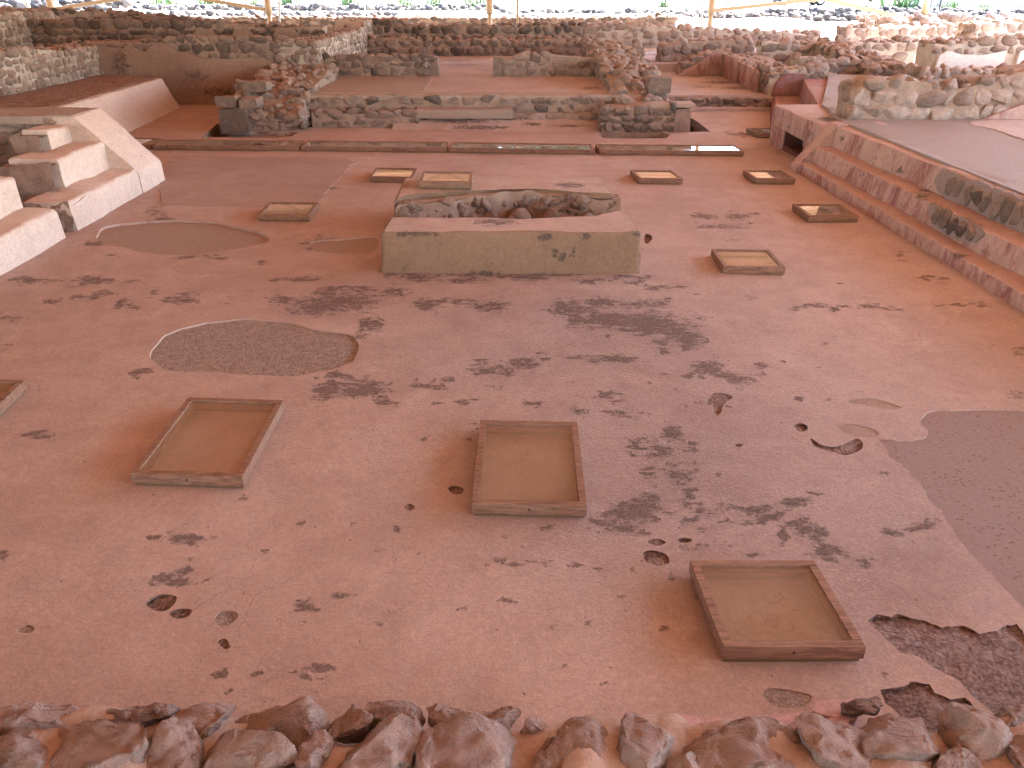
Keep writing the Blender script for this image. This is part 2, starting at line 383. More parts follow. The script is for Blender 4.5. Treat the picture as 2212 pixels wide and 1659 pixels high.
def lerp(tab, u):
    return np.interp(u, [p[0] for p in tab], [p[1] for p in tab])
WALLS = []
def wall(label, a, b, t, z0, top, faces='FBLRT', sw=.30, sh=.21, lod=2, mats=None, tones=(.1, .75), tops=1., seed=None,
         amp=.02, topamp=.06, group='rubble walls of the ruin', name='rubble_wall', skip=None, prot=.06, cat='stone wall', build=True, topr=1., base=.3):
    """face line a->b, thickness t to the left of a->b; top = [(u, z)...] or number"""
    if seed is None: seed = len(WALLS) * 7 + 3
    r = np.random.RandomState(seed)
    if not isinstance(top, (list, tuple)): top = [(0, top), (1, top)]
    a = np.array(a, float); b = np.array(b, float); L = np.linalg.norm(b - a); U = (b - a) / L; Nn = np.array([-U[1], U[0]])
    mb = MB()
    zt = lambda u: lerp(top, u) + topamp * .5 * np.sin(u * L * 2.3 + seed)
    zb = z0 - .12
    def pt(u, w, z): return np.stack([a[0] + U[0] * L * u + Nn[0] * w, a[1] + U[1] * L * u + Nn[1] * w, z], 1)
    nu = max(4, int(L / .14)); nw = max(2, int(t / .14)); nh = max(4, int((max(p[1] for p in top) - z0) / .12))
    lattice(mb, lambda u, v: pt(u, 0 * u, zb + (zt(u) - zb) * v), nu, nh, 0, amp, seed)
    lattice(mb, lambda u, v: pt(u, 0 * u + t, zb + (zt(u) - zb) * v), nu, nh, 0, amp, seed, True)
    lattice(mb, lambda u, v: pt(0 * u, t * u, zb + (zt(0 * u) - zb) * v), nw, nh, 0, amp, seed, True)
    lattice(mb, lambda u, v: pt(0 * u + 1, t * u, zb + (zt(0 * u + 1) - zb) * v), nw, nh, 0, amp, seed)
    lattice(mb, lambda u, v: pt(u, v * t, zt(u)), nu, nw, 0, amp, seed)
    U3 = np.array([*U, 0.]); N3 = np.array([*-Nn, 0.])
    def face(org, Ud, Nd, Lf, ztf):
        z = z0 + .01; row = 0
        zmax = max(ztf(q) for q in np.linspace(0, 1, 9))
        while z < zmax:
            h = sh * r.uniform(.75, 1.3); x = -r.uniform(0, .1)
            while x < Lf:
                w = sw * r.uniform(.55, 1.45); xc = x + w / 2
                if -0.02 < xc < Lf + .03 and z + h * .6 < ztf(min(1, max(0, xc / Lf))) + .05:
                    if not (skip and skip(xc / Lf, z + h / 2)):
                        hh = h * r.uniform(.8, 1.05); cz = z + h / 2 + r.uniform(-.02, .02); dp = r.uniform(.07, .11)
                        cen = np.array([*(org + Ud[:2] * xc), cz]) - Nd * (dp - prot * r.uniform(.6, 1.3))
                        put_rock(mb, r, lod, cen, Ud, Nd, w * .60, dp, hh * .61, r.uniform(*tones), wob=.2)
                x += w * .98
            z += h * .95; row += 1
    if 'F' in faces: face(a, U3, N3, L, lambda q: lerp(top, q))
    if 'B' in faces: face(a + Nn * t, U3, -N3, L, lambda q: lerp(top, q))
    if 'L' in faces: face(a, -N3, -U3, t, lambda q: lerp(top, 0))
    if 'R' in faces: face(b, -N3, U3, t, lambda q: lerp(top, 1))
    if 'T' in faces:
        x = sw * .3
        while x < L:
            w = sw * .3 * r.uniform(.7, 1.2)
            while w < t:
                if r.rand() < .86 * tops:
                    k = r.uniform(.55, 1.15) * topr; u = x / L
                    cen = pt(np.array([u]), np.array([w + r.uniform(-.05, .05)]), np.array([lerp(top, u) + r.uniform(-.09, .035) * k]))[0]
                    put_rock(mb, r, lod, cen, U3, N3, sw * .5 * k, sw * .42 * k, sh * .5 * k, r.uniform(*tones), wob=.6)
                w += sw * r.uniform(.7, 1.05)
            x += sw * r.uniform(.7, 1.05)
    if not build: return mb
    o = mb.build(name, mats or [M_mortar, M_stone]); tag(o, label, cat, group); WALLS.append(o); return o

# ------------------------------------------------------------------ swept solids with rounded corners
def roundpoly(pts, r=.025, n=3):
    out = []; N = len(pts)
    for i in range(N):
        p = Vector(pts[i][:2]); ri = pts[i][2] if len(pts[i]) > 2 else r
        q = Vector(pts[i - 1][:2]); s = Vector(pts[(i + 1) % N][:2])
        e1 = q - p; e2 = s - p
        if ri <= 0: out += [tuple(p)] * (n + 1); continue
        d = min(ri, e1.length * .45, e2.length * .45); A = p + e1.normalized() * d; B = p + e2.normalized() * d
        for k in range(n + 1):
            t = k / n; out.append(tuple(A * (1 - t) ** 2 + p * 2 * t * (1 - t) + B * t * t))
    return out
def densify(A, B, L):
    a2, b2 = [], []; N = len(A)
    for i in range(N):
        j = (i + 1) % N; l = max((Vector(A[j]) - Vector(A[i])).length, (Vector(B[j]) - Vector(B[i])).length)
        k = max(1, int(math.ceil(l / L)))
        for q in range(k):
            t = q / k
            a2.append(tuple(Vector(A[i]).lerp(Vector(A[j]), t))); b2.append(tuple(Vector(B[i]).lerp(Vector(B[j]), t)))
    return a2, b2
def tri2d(poly, inner=None, spacing=None):
    """constrained triangulation of a simple polygon (list of 2d) with optional inner grid points"""
    pts = [Vector(p[:2]) for p in poly]; n = len(pts); ed = [(i, (i + 1) % n) for i in range(n)]
    P0 = np.array([p[:2] for p in poly])
    if spacing:
        x0, y0 = P0.min(0); x1, y1 = P0.max(0)
        gx, gy = np.meshgrid(np.arange(x0 + spacing / 2, x1, spacing), np.arange(y0 + spacing / 2, y1, spacing))
        G = np.stack([gx.ravel(), gy.ravel()], 1); G = G[inpoly(G, P0)]
        pts += [Vector(g) for g in G]
    r = delaunay_2d_cdt(pts, ed, [], 0, 1e-6)
    V = np.array([v[:] for v in r[0]]); T = np.array([f[:] for f in r[2]]).reshape(-1, 3)
    T = T[inpoly(V[T].mean(1), P0)]
    e1 = V[T[:, 1]] - V[T[:, 0]]; e2 = V[T[:, 2]] - V[T[:, 0]]; ar = e1[:, 0] * e2[:, 1] - e1[:, 1] * e2[:, 0]
    T[ar < 0] = T[ar < 0][:, ::-1]
    return V, T
def inpoly(Q, Pg):
    x, y = Q[:, 0], Q[:, 1]; c = np.zeros(len(Q), bool); n = len(Pg)
    for i in range(n):
        x1, y1 = Pg[i]; x2, y2 = Pg[(i + 1) % n]
        if y1 == y2: continue
        m = ((y1 > y) != (y2 > y)) & (x < (x2 - x1) * (y - y1) / (y2 - y1) + x1); c ^= m
    return c
def sweep(mb, A, B, pa, pb, m=0, r=.025, L=.15, amp=.006, seed=0, capm=None, c=(.5, 0, 0), capamp=None):
    """A, B: 2d profiles (s, z) at frames pa, pb: function (s,z)->xyz. Closed solid between."""
    A = roundpoly(A, r); B = roundpoly(B, r); A, B = densify(A, B, L); n = len(A)
    PA = np.array([pa(*p) for p in A]); PB = np.array([pb(*p) for p in B])
    seg = max(1, int(np.linalg.norm(PA - PB, axis=1).max() / L))
    V = np.concatenate([PA * (1 - k / seg) + PB * (k / seg) for k in range(seg + 1)])
    V = V + disp3(V, 1.8, amp, seed, 4)
    T = []
    for k in range(seg):
        o = k * n
        for i in range(n):
            j = (i + 1) % n; T += [(o + i, o + j, o + n + j), (o + i, o + n + j, o + n + i)]
    T = np.array(T)
    # orientation: outward from centroid
    cen = V.mean(0); nrm = np.cross(V[T[:, 1]] - V[T[:, 0]], V[T[:, 2]] - V[T[:, 0]])
    if ((V[T].mean(1) - cen) * nrm).sum() < 0: T = T[:, ::-1]
    mb.add(V, T, m, c, True)
    for prof, fr, off in ((A, pa, 0), (B, pb, 1)):
        V2, T2 = tri2d(prof, spacing=L if L < .3 else None)
        W = np.array([fr(*p) for p in V2]); W = W + disp3(W, 1.8, amp, seed, 4)
        nn = np.cross(W[T2[:, 1]] - W[T2[:, 0]], W[T2[:, 2]] - W[T2[:, 0]]).sum(0)
        if ((W.mean(0) - cen) * nn).sum() < 0: T2 = T2[:, ::-1]
        mb.add(W, T2, m if capm is None else capm, c, True)
def sweep_y(mb, A, y0, y1, B=None, **k):
    sweep(mb, A, B or A, lambda s, z: (s, y0, z), lambda s, z: (s, y1, z), **k)
def sweep_x(mb, A, x0, x1, B=None, **k):
    sweep(mb, A, B or A, lambda s, z: (x0, s, z), lambda s, z: (x1, s, z), **k)
def slab(mb, outline, z0, z1, m=0, r=0, L=.25, amp=.004, seed=0, c=(.5, 0, 0), fz=None):
    """horizontal slab with polygon outline"""
    out = [tuple(p[:2]) for p in outline]
    V2, T2 = tri2d(out, spacing=L)
    W = np.concatenate([V2, np.full((len(V2), 1), z1)], 1); W[:, 2] += fbm(W * 1.5, 3, seed) * amp
    if fz: W[:, 2] += fz(W)
    mb.add(W, T2, m, c, True)
    O = np.array(out); n = len(O); dd = np.roll(O, -1, 0)
    ar = (O[:, 0] * dd[:, 1] - dd[:, 0] * O[:, 1]).sum()
    top = np.concatenate([O, np.full((n, 1), z1)], 1); top[:, 2] += fbm(top * 1.5, 3, seed) * amp
    if fz: top[:, 2] += fz(top)
    bot = np.concatenate([O, np.full((n, 1), z0)], 1); V = np.concatenate([top, bot])
    T = []
    for i in range(n): j = (i + 1) % n; T += [(i, n + i, n + j), (i, n + j, j)]
    T = np.array(T)
    if ar < 0: T = T[:, ::-1]
    mb.add(V, T, m, c, False)
def ragged(pts, amp=.02, seg=.05, seed=0):
    """closed polyline -> subdivided, noisy outline (world xy)"""
    out = []; n = len(pts); k = 0
    for i in range(n):
        p = np.array(pts[i][:2]); q = np.array(pts[(i + 1) % n][:2]); m = max(1, int(np.linalg.norm(q - p) / seg))
        for j in range(m): out.append(p + (q - p) * j / m)
    O = np.array(out); Q = np.concatenate([O, np.zeros((len(O), 1))], 1)
    d = np.stack([fbm(Q * 8, 4, seed), fbm(Q * 8 + 50, 4, seed + 5)], 1) * amp
    return O + d
def smooth_closed(pts, n=6):
    P_ = [np.array(p[:2], float) for p in pts]; N = len(P_); out = []
    for i in range(N):
        p0, p1, p2, p3 = P_[i - 1], P_[i], P_[(i + 1) % N], P_[(i + 2) % N]
        for k in range(n):
            t = k / n; out.append(.5 * ((2 * p1) + (-p0 + p2) * t + (2 * p0 - 5 * p1 + 4 * p2 - p3) * t * t + (-p0 + 3 * p1 - 3 * p2 + p3) * t ** 3))
    return out
def PX(pl, z=0): return [P(x, y, z)[:2] for x, y in pl]

# ------------------------------------------------------------------ terrain
def terrain():
    xs = np.unique(np.concatenate([np.linspace(-600, -60, 10), np.linspace(-60, 60, 61), np.linspace(60, 600, 10)]))
    ys = np.unique(np.concatenate([np.linspace(-200, -40, 5), np.linspace(-40, 90, 66), np.linspace(90, 900, 12)]))
    gx, gy = np.meshgrid(xs, ys, indexing='ij'); x, y = gx.ravel(), gy.ravel()
    z = np.full(len(x), .2)
    ins = (x > -9.2) & (x < 6.4) & (y > 1.2) & (y < 23.2)
    f = np.clip((y - 35) / 2, 0, 1); z = np.maximum(z, .2 + 1.05 * f)
    f = np.clip((x - 16.5) / 3, 0, 1) * (y > -30); z = np.where(x > 16, np.maximum(z, .2 + .8 * f), z)
    f = np.clip((-x - 20) / 4, 0, 1); z = np.maximum(z, .2 + 1.2 * f)
    z = np.where(ins, -1.3, z)
    V = np.stack([x, y, z], 1); V[:, 2] += vnoise(V * .15, 3) * .06 * (y > 36)
    n = len(ys); i = (np.arange(len(xs) - 1)[:, None] * n + np.arange(n - 1)).ravel()
    T = np.concatenate([np.stack([i, i + n, i + n + 1], 1), np.stack([i, i + n + 1, i + 1], 1)])
    tag(MB().add(V, T).build('ground', M_ground), kind='structure')
terrain()

# ------------------------------------------------------------------ floor holes (pixel outlines back-projected onto the floor)
HOLES = []   # (outline, depth, material, seed)
def hole(px, depth, mat, amp=.02, seg=.05, z=0, sm=True, name='mortar_patch', label=None):
    w = PX(px, z); w = smooth_closed(w, 5) if sm else w
    HOLES.append((ragged(w, amp, seg, len(HOLES)), depth, mat, name, label))
hole([(325, 758), (372, 718), (450, 697), (545, 690), (625, 697), (685, 712), (750, 722), (777, 745), (765, 775), (730, 797), (660, 810), (560, 811), (440, 804), (360, 800), (335, 782)], .014, M_patch, .02, .05, label='round patch of coarse mortar')
hole([(208, 512), (232, 488), (300, 480), (380, 476), (450, 479), (520, 492), (572, 507), (582, 517), (560, 528), (500, 540), (400, 552), (320, 546), (262, 536), (222, 525)], .03, M_smoothpatch, .02, .08, label='oval sunken patch of smooth mortar')
hole([(668, 528), (690, 519), (740, 515), (812, 512), (816, 535), (790, 548), (720, 546), (682, 541)], .02, M_smoothpatch, .015, .08)
hole([(1898, 950), (1950, 953), (1998, 947), (2006, 932), (1985, 915), (1983, 900), (2010, 888), (2100, 884), (2235, 888), (2420, 900), (2600, 1100), (2500, 1420), (2300, 1395), (2230, 1330), (2165, 1275), (2135, 1235), (2100, 1190), (2060, 1150), (2030, 1110), (2012, 1085), (1995, 1050), (1960, 1010), (1920, 980)], .012, M_grey, .02, .04, sm=False, label='grey repair mortar area')
hole([(1875, 1345), (1900, 1330), (1925, 1335), (1945, 1326), (1990, 1338), (2040, 1362), (2080, 1352), (2120, 1372), (2160, 1350), (2190, 1342), (2260, 1420), (2420, 1450), (2420, 1640), (2220, 1600), (2150, 1548), (2120, 1520), (2085, 1490), (2060, 1462), (2010, 1440), (1985, 1418), (1940, 1402), (1895, 1372)], .02, M_ero, .022, .025, sm=False, label='rough eroded subfloor')
hole([(1908, 1490), (1945, 1478), (1975, 1470), (2003, 1482), (2012, 1497), (2050, 1508), (2085, 1512), (2120, 1545), (2150, 1575), (2080, 1600), (1960, 1580), (1935, 1540), (1913, 1520)], .02, M_ero, .022, .025, sm=False, label='rough eroded subfloor')
hole([(1752, 948), (1775, 962), (1810, 965), (1845, 948), (1862, 955), (1855, 972), (1825, 985), (1790, 975), (1760, 965)], .018, M_ero, .008, .025)
hole([(1530, 868), (1545, 850), (1570, 853), (1585, 860), (1568, 872), (1560, 880), (1552, 898), (1543, 892), (1540, 878), (1528, 876)], .02, M_ero, .01, .03)
hole([(1716, 920), (1730, 915), (1745, 922), (1742, 931), (1728, 933)], .018, M_ero, .003, .02)
hole([(1833, 864), (1870, 860), (1910, 866), (1945, 878), (1930, 884), (1880, 876), (1845, 872)], .007, M_smoothpatch, .006, .03)
hole([(1812, 922), (1840, 916), (1885, 928), (1898, 940), (1870, 945), (1830, 938)], .007, M_smoothpatch, .006, .03)
hole([(316, 1303), (335, 1288), (360, 1284), (382, 1290), (372, 1310), (350, 1322), (328, 1318)], .012, M_ero, .006, .02)
hole([(364, 1325), (385, 1316), (413, 1318), (405, 1332), (378, 1337)], .010, M_ero, .004, .02)
hole([(463, 1335), (475, 1322), (498, 1320), (513, 1328), (503, 1346), (480, 1354), (466, 1346)], .006, M_patch, .004, .02)
hole([(1390, 1192), (1412, 1188), (1440, 1196), (1445, 1212), (1420, 1220), (1395, 1212)], .02, M_ero, .005, .02)
hole([(1400, 1168), (1420, 1163), (1438, 1170), (1425, 1178), (1405, 1174)], .012, M_ero, .003, .02)
hole([(1466, 1163), (1480, 1159), (1495, 1164), (1485, 1170), (1470, 1169)], .012, M_ero, .003, .02)
hole([(1650, 1495), (1665, 1483), (1710, 1488), (1752, 1500), (1735, 1520), (1690, 1525), (1660, 1512)], .006, M_patch, .004, .02)
hole([(970, 1055), (985, 1050), (1002, 1056), (998, 1066), (978, 1067)], .01, M_ero, .003, .02)
hole([(875, 1094), (885, 1089), (897, 1095), (890, 1102), (878, 1101)], .01, M_ero, .002, .02)
hole([(472, 1388), (482, 1380), (492, 1384), (497, 1398), (486, 1402)], .02, M_ero, .002, .02)
hole([(50, 1355), (62, 1350), (75, 1356), (70, 1366), (50, 1368), (38, 1362)], .006, M_patch, .004, .02)
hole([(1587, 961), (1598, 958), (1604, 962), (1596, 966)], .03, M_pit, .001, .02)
# pits at the foot of the back structures
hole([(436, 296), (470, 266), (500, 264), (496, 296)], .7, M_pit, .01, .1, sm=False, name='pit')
hole([(1284, 283), (1300, 276), (1420, 281), (1446, 291), (1440, 299), (1302, 298)], .14, M_cement, .015, .1, sm=False, name='pit')
hole([(497, 282), (530, 283), (642, 285), (632, 293), (600, 297), (497, 297)], .09, M_smoothpatch, .015, .1, sm=False, name='pit')
hole([(1478, 285), (1486, 250), (1512, 266), (1534, 285)], .45, M_smoothpatch, .008, .1, sm=False, name='pit')
hole([(1394, 506), (1405, 508), (1408, 517), (1398, 527), (1392, 522)], .04, M_ero, .004, .03)

BL = [  # ragged dark erosions: x, y, rx, ry, weight in 2212-wide picture units
 (70,606,38,5),(200,606,45,9),(110,652,22,6),(170,640,20,5),(262,655,12,10),(225,632,20,6),(265,664,14,4,.8),
 (185,603,20,6),(690,660,55,20),(745,652,70,20),(800,700,30,16),(655,603,50,5),(745,622,55,5),(400,650,35,7),(405,632,20,4),(330,640,10,14,.6),
 (925,655,32,12),(1060,662,40,12),(985,650,20,6),(1225,665,40,20),(1300,652,45,9),(1310,690,65,18,1.1),(1395,700,70,24,1.15),(1450,715,50,20),
 (1420,655,35,8),(1420,622,35,6),(1490,735,35,18),(1530,795,40,18),(1600,820,30,12),(1330,775,55,8),(1250,690,30,10),(1650,790,30,6,.9),
 (1045,800,28,10),(1130,785,45,12),(1090,798,20,5),(715,840,40,18),(785,840,55,20),(835,868,30,6),(690,862,18,6,.9),(925,833,40,6),(965,820,15,5),(1060,835,20,4),
 (1155,872,24,3),(990,868,30,5,.9),(1315,852,24,10),(1330,893,32,7),(1250,888,25,8,.85),(1455,935,24,14),(1430,975,40,12),(1385,960,40,16,.85),
 (1470,1020,40,25,.85),(1362,1110,50,26,1.15),(1400,1085,30,20),(1305,1132,25,9),(1345,1145,50,10),(1480,1085,18,12,.9),(1500,1120,20,12,.9),(1545,1105,22,12,.85),
 (1640,1105,40,14),(1715,1085,38,14,1.1),(1730,1140,32,20,1.1),(1700,1160,25,12),(1778,1150,14,12),(1785,1190,35,16,1.05),(1870,1212,28,11),(1600,1130,40,6,.8),
 (1930,1152,25,8,1.05),(1990,1138,32,9,1.05),(1580,1175,30,6,.7),(1490,1182,22,8),(1640,1200,20,5,.8),
 (400,1163,38,12,1.1),(450,1160,20,4),(350,1250,34,10,1.15),(395,1236,18,6),(372,1262,20,5),(406,1218,10,10),(420,1254,18,4),(735,1283,20,4,1.1),(748,1290,18,3),
 (75,938,30,9),(105,946,10,5),(312,800,12,8),(295,806,10,8),(740,1124,30,3),(690,1128,25,2,.9),(700,1446,45,9,1.05),(655,1450,18,6,1.05),
 (462,1455,12,7),(500,1500,18,9),(478,1490,8,5),(548,1462,12,9),(660,1300,18,2,1.0),(660,1317,18,2.5,1.0),(642,1308,3,10,1.1),(678,1308,3,8,1.1),
 (1155,1213,40,7,.85),(1080,1213,22,7,.8),(1220,1216,30,5,.9),(1270,1226,30,5,.7),(880,1148,18,5,.85),(815,1188,20,4,.8),(1150,1135,10,5),(1190,1137,14,6),
 (1760,660,35,6,.9),(1880,662,35,6,.8),(2080,660,30,5,.7),(1800,668,15,5),(1520,468,28,5),(1595,468,25,6),(1560,490,40,6,.85),(1525,490,22,4),(1580,520,18,3),
 (2200,760,14,8,1.1),(2200,855,25,6,1.1),(1945,548,14,10,.7),(700,405,20,5),(690,412,15,5),(328,455,15,3),(345,462,15,3),(350,472,20,4),(1040,268,40,4,1.0),(1250,268,60,5,.9),
 (700,520,40,6,.85),(690,540,20,4,.8),(1640,285,20,3,.9),(1590,290,30,3,.8),(900,600,40,6,.95),(1000,605,60,4,.9),(1140,600,60,6,.9),(1280,606,60,5,.8),
 (1060,590,110,6,1.05),(870,588,40,5,1.1),(1190,590,80,6,1.05),(1350,597,40,4,.9),(740,1290,1,1),(1480,875,20,4,.9),(1180,770,20,4,.6),(2010,600,30,4,.7),(1955,615,10,3,.9),
 (240,553,18,3,.9),(400,560,50,2,.9),(430,553,25,2,1),(205,527,28,5,1.1),(125,640,12,4),(30,608,20,4),(490,640,10,4,.7),(560,570,10,3,.7),
 (880,262,30,3,1.0),(1020,252,60,4,.9),(950,256,60,3,.9),(5,1200,14,14,1),(8,750,10,5,1),(20,690,28,10,.7)]
_r = random.Random(12)
for _b in list(BL):
    for _k in range(4):
        _a = _r.uniform(0, 6.28); _d = _r.uniform(.9, 2.1); _s = _r.uniform(.18, .5)
        BL.append((_b[0] + math.cos(_a) * _d * _b[2], _b[1] + math.sin(_a) * _d * _b[3], max(4, _b[2] * _s), max(2.2, _b[3] * _s), _r.uniform(.75, 1.05)))
for _k in range(150):
    _y = _r.uniform(600, 1500); _x = _r.uniform(0, 2212) if _r.random() < .4 else _r.gauss(1450, 330)
    BL.append((_x, _y, _r.uniform(4, 13) * _y / 1000, _r.uniform(2, 6) * _y / 1000, _r.uniform(.7, 1.0)))
HAZ = [(1500, 1000, 420, 260), (1250, 740, 420, 130), (1900, 1150, 400, 250, .9), (1800, 900, 300, 90, .7)]
def floor():
    X0, X1, Y0, Y1 = -9.3, 7.6, 1.9, 22.7
    pts = []; 
    near = np.stack(np.meshgrid(np.arange(-3.6, 3.7, .05), np.arange(2.2, 7.0, .05)), -1).reshape(-1, 2)
    mid = np.stack(np.meshgrid(np.arange(-6.6, 6.2, .11), np.arange(2.2, 19.4, .11)), -1).reshape(-1, 2)
    mid = mid[~((np.abs(mid[:, 0]) < 3.62) & (mid[:, 1] < 7.02))]
    far = np.stack(np.meshgrid(np.arange(X0, X1 + .01, .5), np.arange(Y0, Y1 + .01, .5)), -1).reshape(-1, 2)
    far = far[(far[:, 0] < -6.7) | (far[:, 0] > 6.3) | (far[:, 1] > 19.5) | (far[:, 1] < 2.1)]
    far[:, 0] = np.clip(far[:, 0], X0, X1); far[:, 1] = np.clip(far[:, 1], Y0, Y1)
    G = np.concatenate([near, mid, far]); G += nr.uniform(-.008, .008, G.shape)
    edge = [(X0 - .1, Y0 - .1), (X1 + .1, Y0 - .1), (X1 + .1, Y1 + .1), (X0 - .1, Y1 + .1)]
    polys = [h[0] for h in HOLES]; edges = []; loops = []
    allp = [np.array(edge)]; n = 4; edges += [(0, 1), (1, 2), (2, 3), (3, 0)]
    for p in polys:
        k = len(p); loops.append((n, k)); edges += [(n + i, n + (i + 1) % k) for i in range(k)]; allp.append(p); n += k
    keep = np.ones(len(G), bool)
    B = np.concatenate(polys)
    for i in range(0, len(G), 2000):
        d = ((G[i:i + 2000, None, :] - B[None]) ** 2).sum(-1).min(1); keep[i:i + 2000] = d > .022 ** 2
    G = G[keep]; allp.append(G); A = np.concatenate(allp)
    r = delaunay_2d_cdt([Vector(a) for a in A], edges, [], 0, 1e-5)
    V = np.array([v[:] for v in r[0]]); T = np.array([f[:] for f in r[2]])
    cen = V[T].mean(1); ok = np.ones(len(T), bool)
    for p in polys:
        lo, hi = p.min(0), p.max(0); c = ((cen > lo) & (cen < hi)).all(1); idx = np.where(c)[0]
        ok[idx[inpoly(cen[idx], p)]] = False
    T = T[ok]; e1 = V[T[:, 1]] - V[T[:, 0]]; e2 = V[T[:, 2]] - V[T[:, 0]]; ar = e1[:, 0] * e2[:, 1] - e1[:, 1] * e2[:, 0]
    T[ar < 0] = T[ar < 0][:, ::-1]
    def gz(v2):
        q = np.concatenate([v2, np.zeros((len(v2), 1))], 1)
        z = fbm(q * .8, 3, 5) * .009 + fbm(q * 6, 2, 8) * .0016
        return np.concatenate([v2, z[:, None]], 1)
    W3 = gz(V)
    C = np.zeros((len(V), 3)); C[:, 0] = .5; C[:, 1] = weight(W3, BL); C[:, 2] = np.clip(weight(W3, HAZ), 0, 1)
    mb = MB(); mb.add(W3, T, 0, C, True)
    # skirts
    for h in HOLES:
        if h[2] is M_ero: continue
        p = h[0]; n = len(p); t = gz(p); b = t.copy(); b[:, 2] -= h[1] + .002
        cc = t[:, :2].mean(0); b[:, :2] += (cc - b[:, :2]) * 0.004
        VV = np.concatenate([t, b]); a = sum(p[i][0] * p[(i + 1) % n][1] - p[(i + 1) % n][0] * p[i][1] for i in range(n))
        TT = []
        for i in range(n): j = (i + 1) % n; TT += [(i, j, n + j), (i, n + j, n + i)]
        TT = np.array(TT)
        if a < 0: TT = TT[:, ::-1]
        mb.add(VV, TT, 0, (.5, .5 if h[1] > .05 else 0, 0), False)
    fo = mb.build('floor', M_floor); tag(fo, kind='structure')
    for k, (p, dep, mat, name, label) in enumerate(HOLES):
        V2, T2 = tri2d([tuple(q) for q in p], spacing=.05 if dep < .04 and len(p) < 250 else .12)
        q = np.concatenate([V2, np.zeros((len(V2), 1))], 1); rough = .006 if mat is M_ero else .0015
        W = gz(V2); W[:, 2] += -dep + fbm(q * 14, 3, k) * rough + (fbm(q * 3, 2, k) * .012 if mat is M_ero else 0)
        mo = MB().add(W, T2, 0, (.5, 0, 0), True)
        if mat is M_ero:
            n = len(p); t = gz(p); b = t.copy(); b[:, 2] -= dep + .004; TT = []
            for i in range(n): j = (i + 1) % n; TT += [(i, j, n + j), (i, n + j, n + i)]
            mo.add(np.concatenate([t, b]), TT, 0, (.5, 0, 0), False)
        o = mo.build(name, mat, fo)
        if label: o['label'] = label
    return fo
FLOOR = floor()

mb = MB(); out = ragged(PX([(350, 443), (520, 447), (690, 443), (700, 420), (740, 380), (768, 352), (740, 343), (560, 340), (372, 336), (345, 395)]), .03, .1, 77)
slab(mb, out, -.004, .010, L=.3, amp=0, fz=lambda W: fbm(np.c_[W[:, :2], 0 * W[:, 0]] * .8, 3, 5) * .009)
o_ = mb.build('repair_patch', plaster('darker_pink_repair', (.34, .255, .235), (.405, .31, .29), ERO, .76, bump=.008), FLOOR); o_['label'] = 'large slightly darker repaired area of the floor'
# faint drawings under the three near cases
def traces(cx, cy, w, seed, n=9):
    r = random.Random(seed); mb = MB()
    for k in range(n):
        x = cx + r.gauss(0, w * .4); y = cy + r.gauss(0, w * .75); a = r.uniform(0, 6.28); pts = []
        rad = r.uniform(.02, .06); arc = r.uniform(1.5, 5.5); kx = r.uniform(.6, 1.5)
        for i in range(16):
            t = a + arc * i / 15; pts.append((x + rad * kx * math.cos(t) + r.gauss(0, .002), y + rad * math.sin(t) + r.gauss(0, .002)))
        V = []; T = []
        for i, p in enumerate(pts):
            q = pts[min(i + 1, 15)]; s = pts[max(i - 1, 0)]; d = Vector((q[0] - s[0], q[1] - s[1])).normalized() * (.0045 * r.uniform(.4, 1.3))
            for sg in (1, -1):
                xx, yy = p[0] - d.y * sg, p[1] + d.x * sg; V.append((xx, yy, 0))
        V = np.array(V); qq = V.copy(); V[:, 2] = fbm(qq * .8, 3, 5) * .009 + fbm(qq * 6, 2, 8) * .0016 + .003
        for i in range(15): T += [(2 * i + 1, 2 * i + 3, 2 * i + 2), (2 * i + 1, 2 * i + 2, 2 * i)]
        mb.add(V, T)
    mb.build('faded_drawing', M_trace, FLOOR)
for q, w, sd_, n in (((1140, 1010), .1, 3, 14), ((455, 945), .1, 4, 9), ((1660, 1310), .1, 5, 12)):
    p = P(*q); traces(p.x, p.y, w, sd_, n)

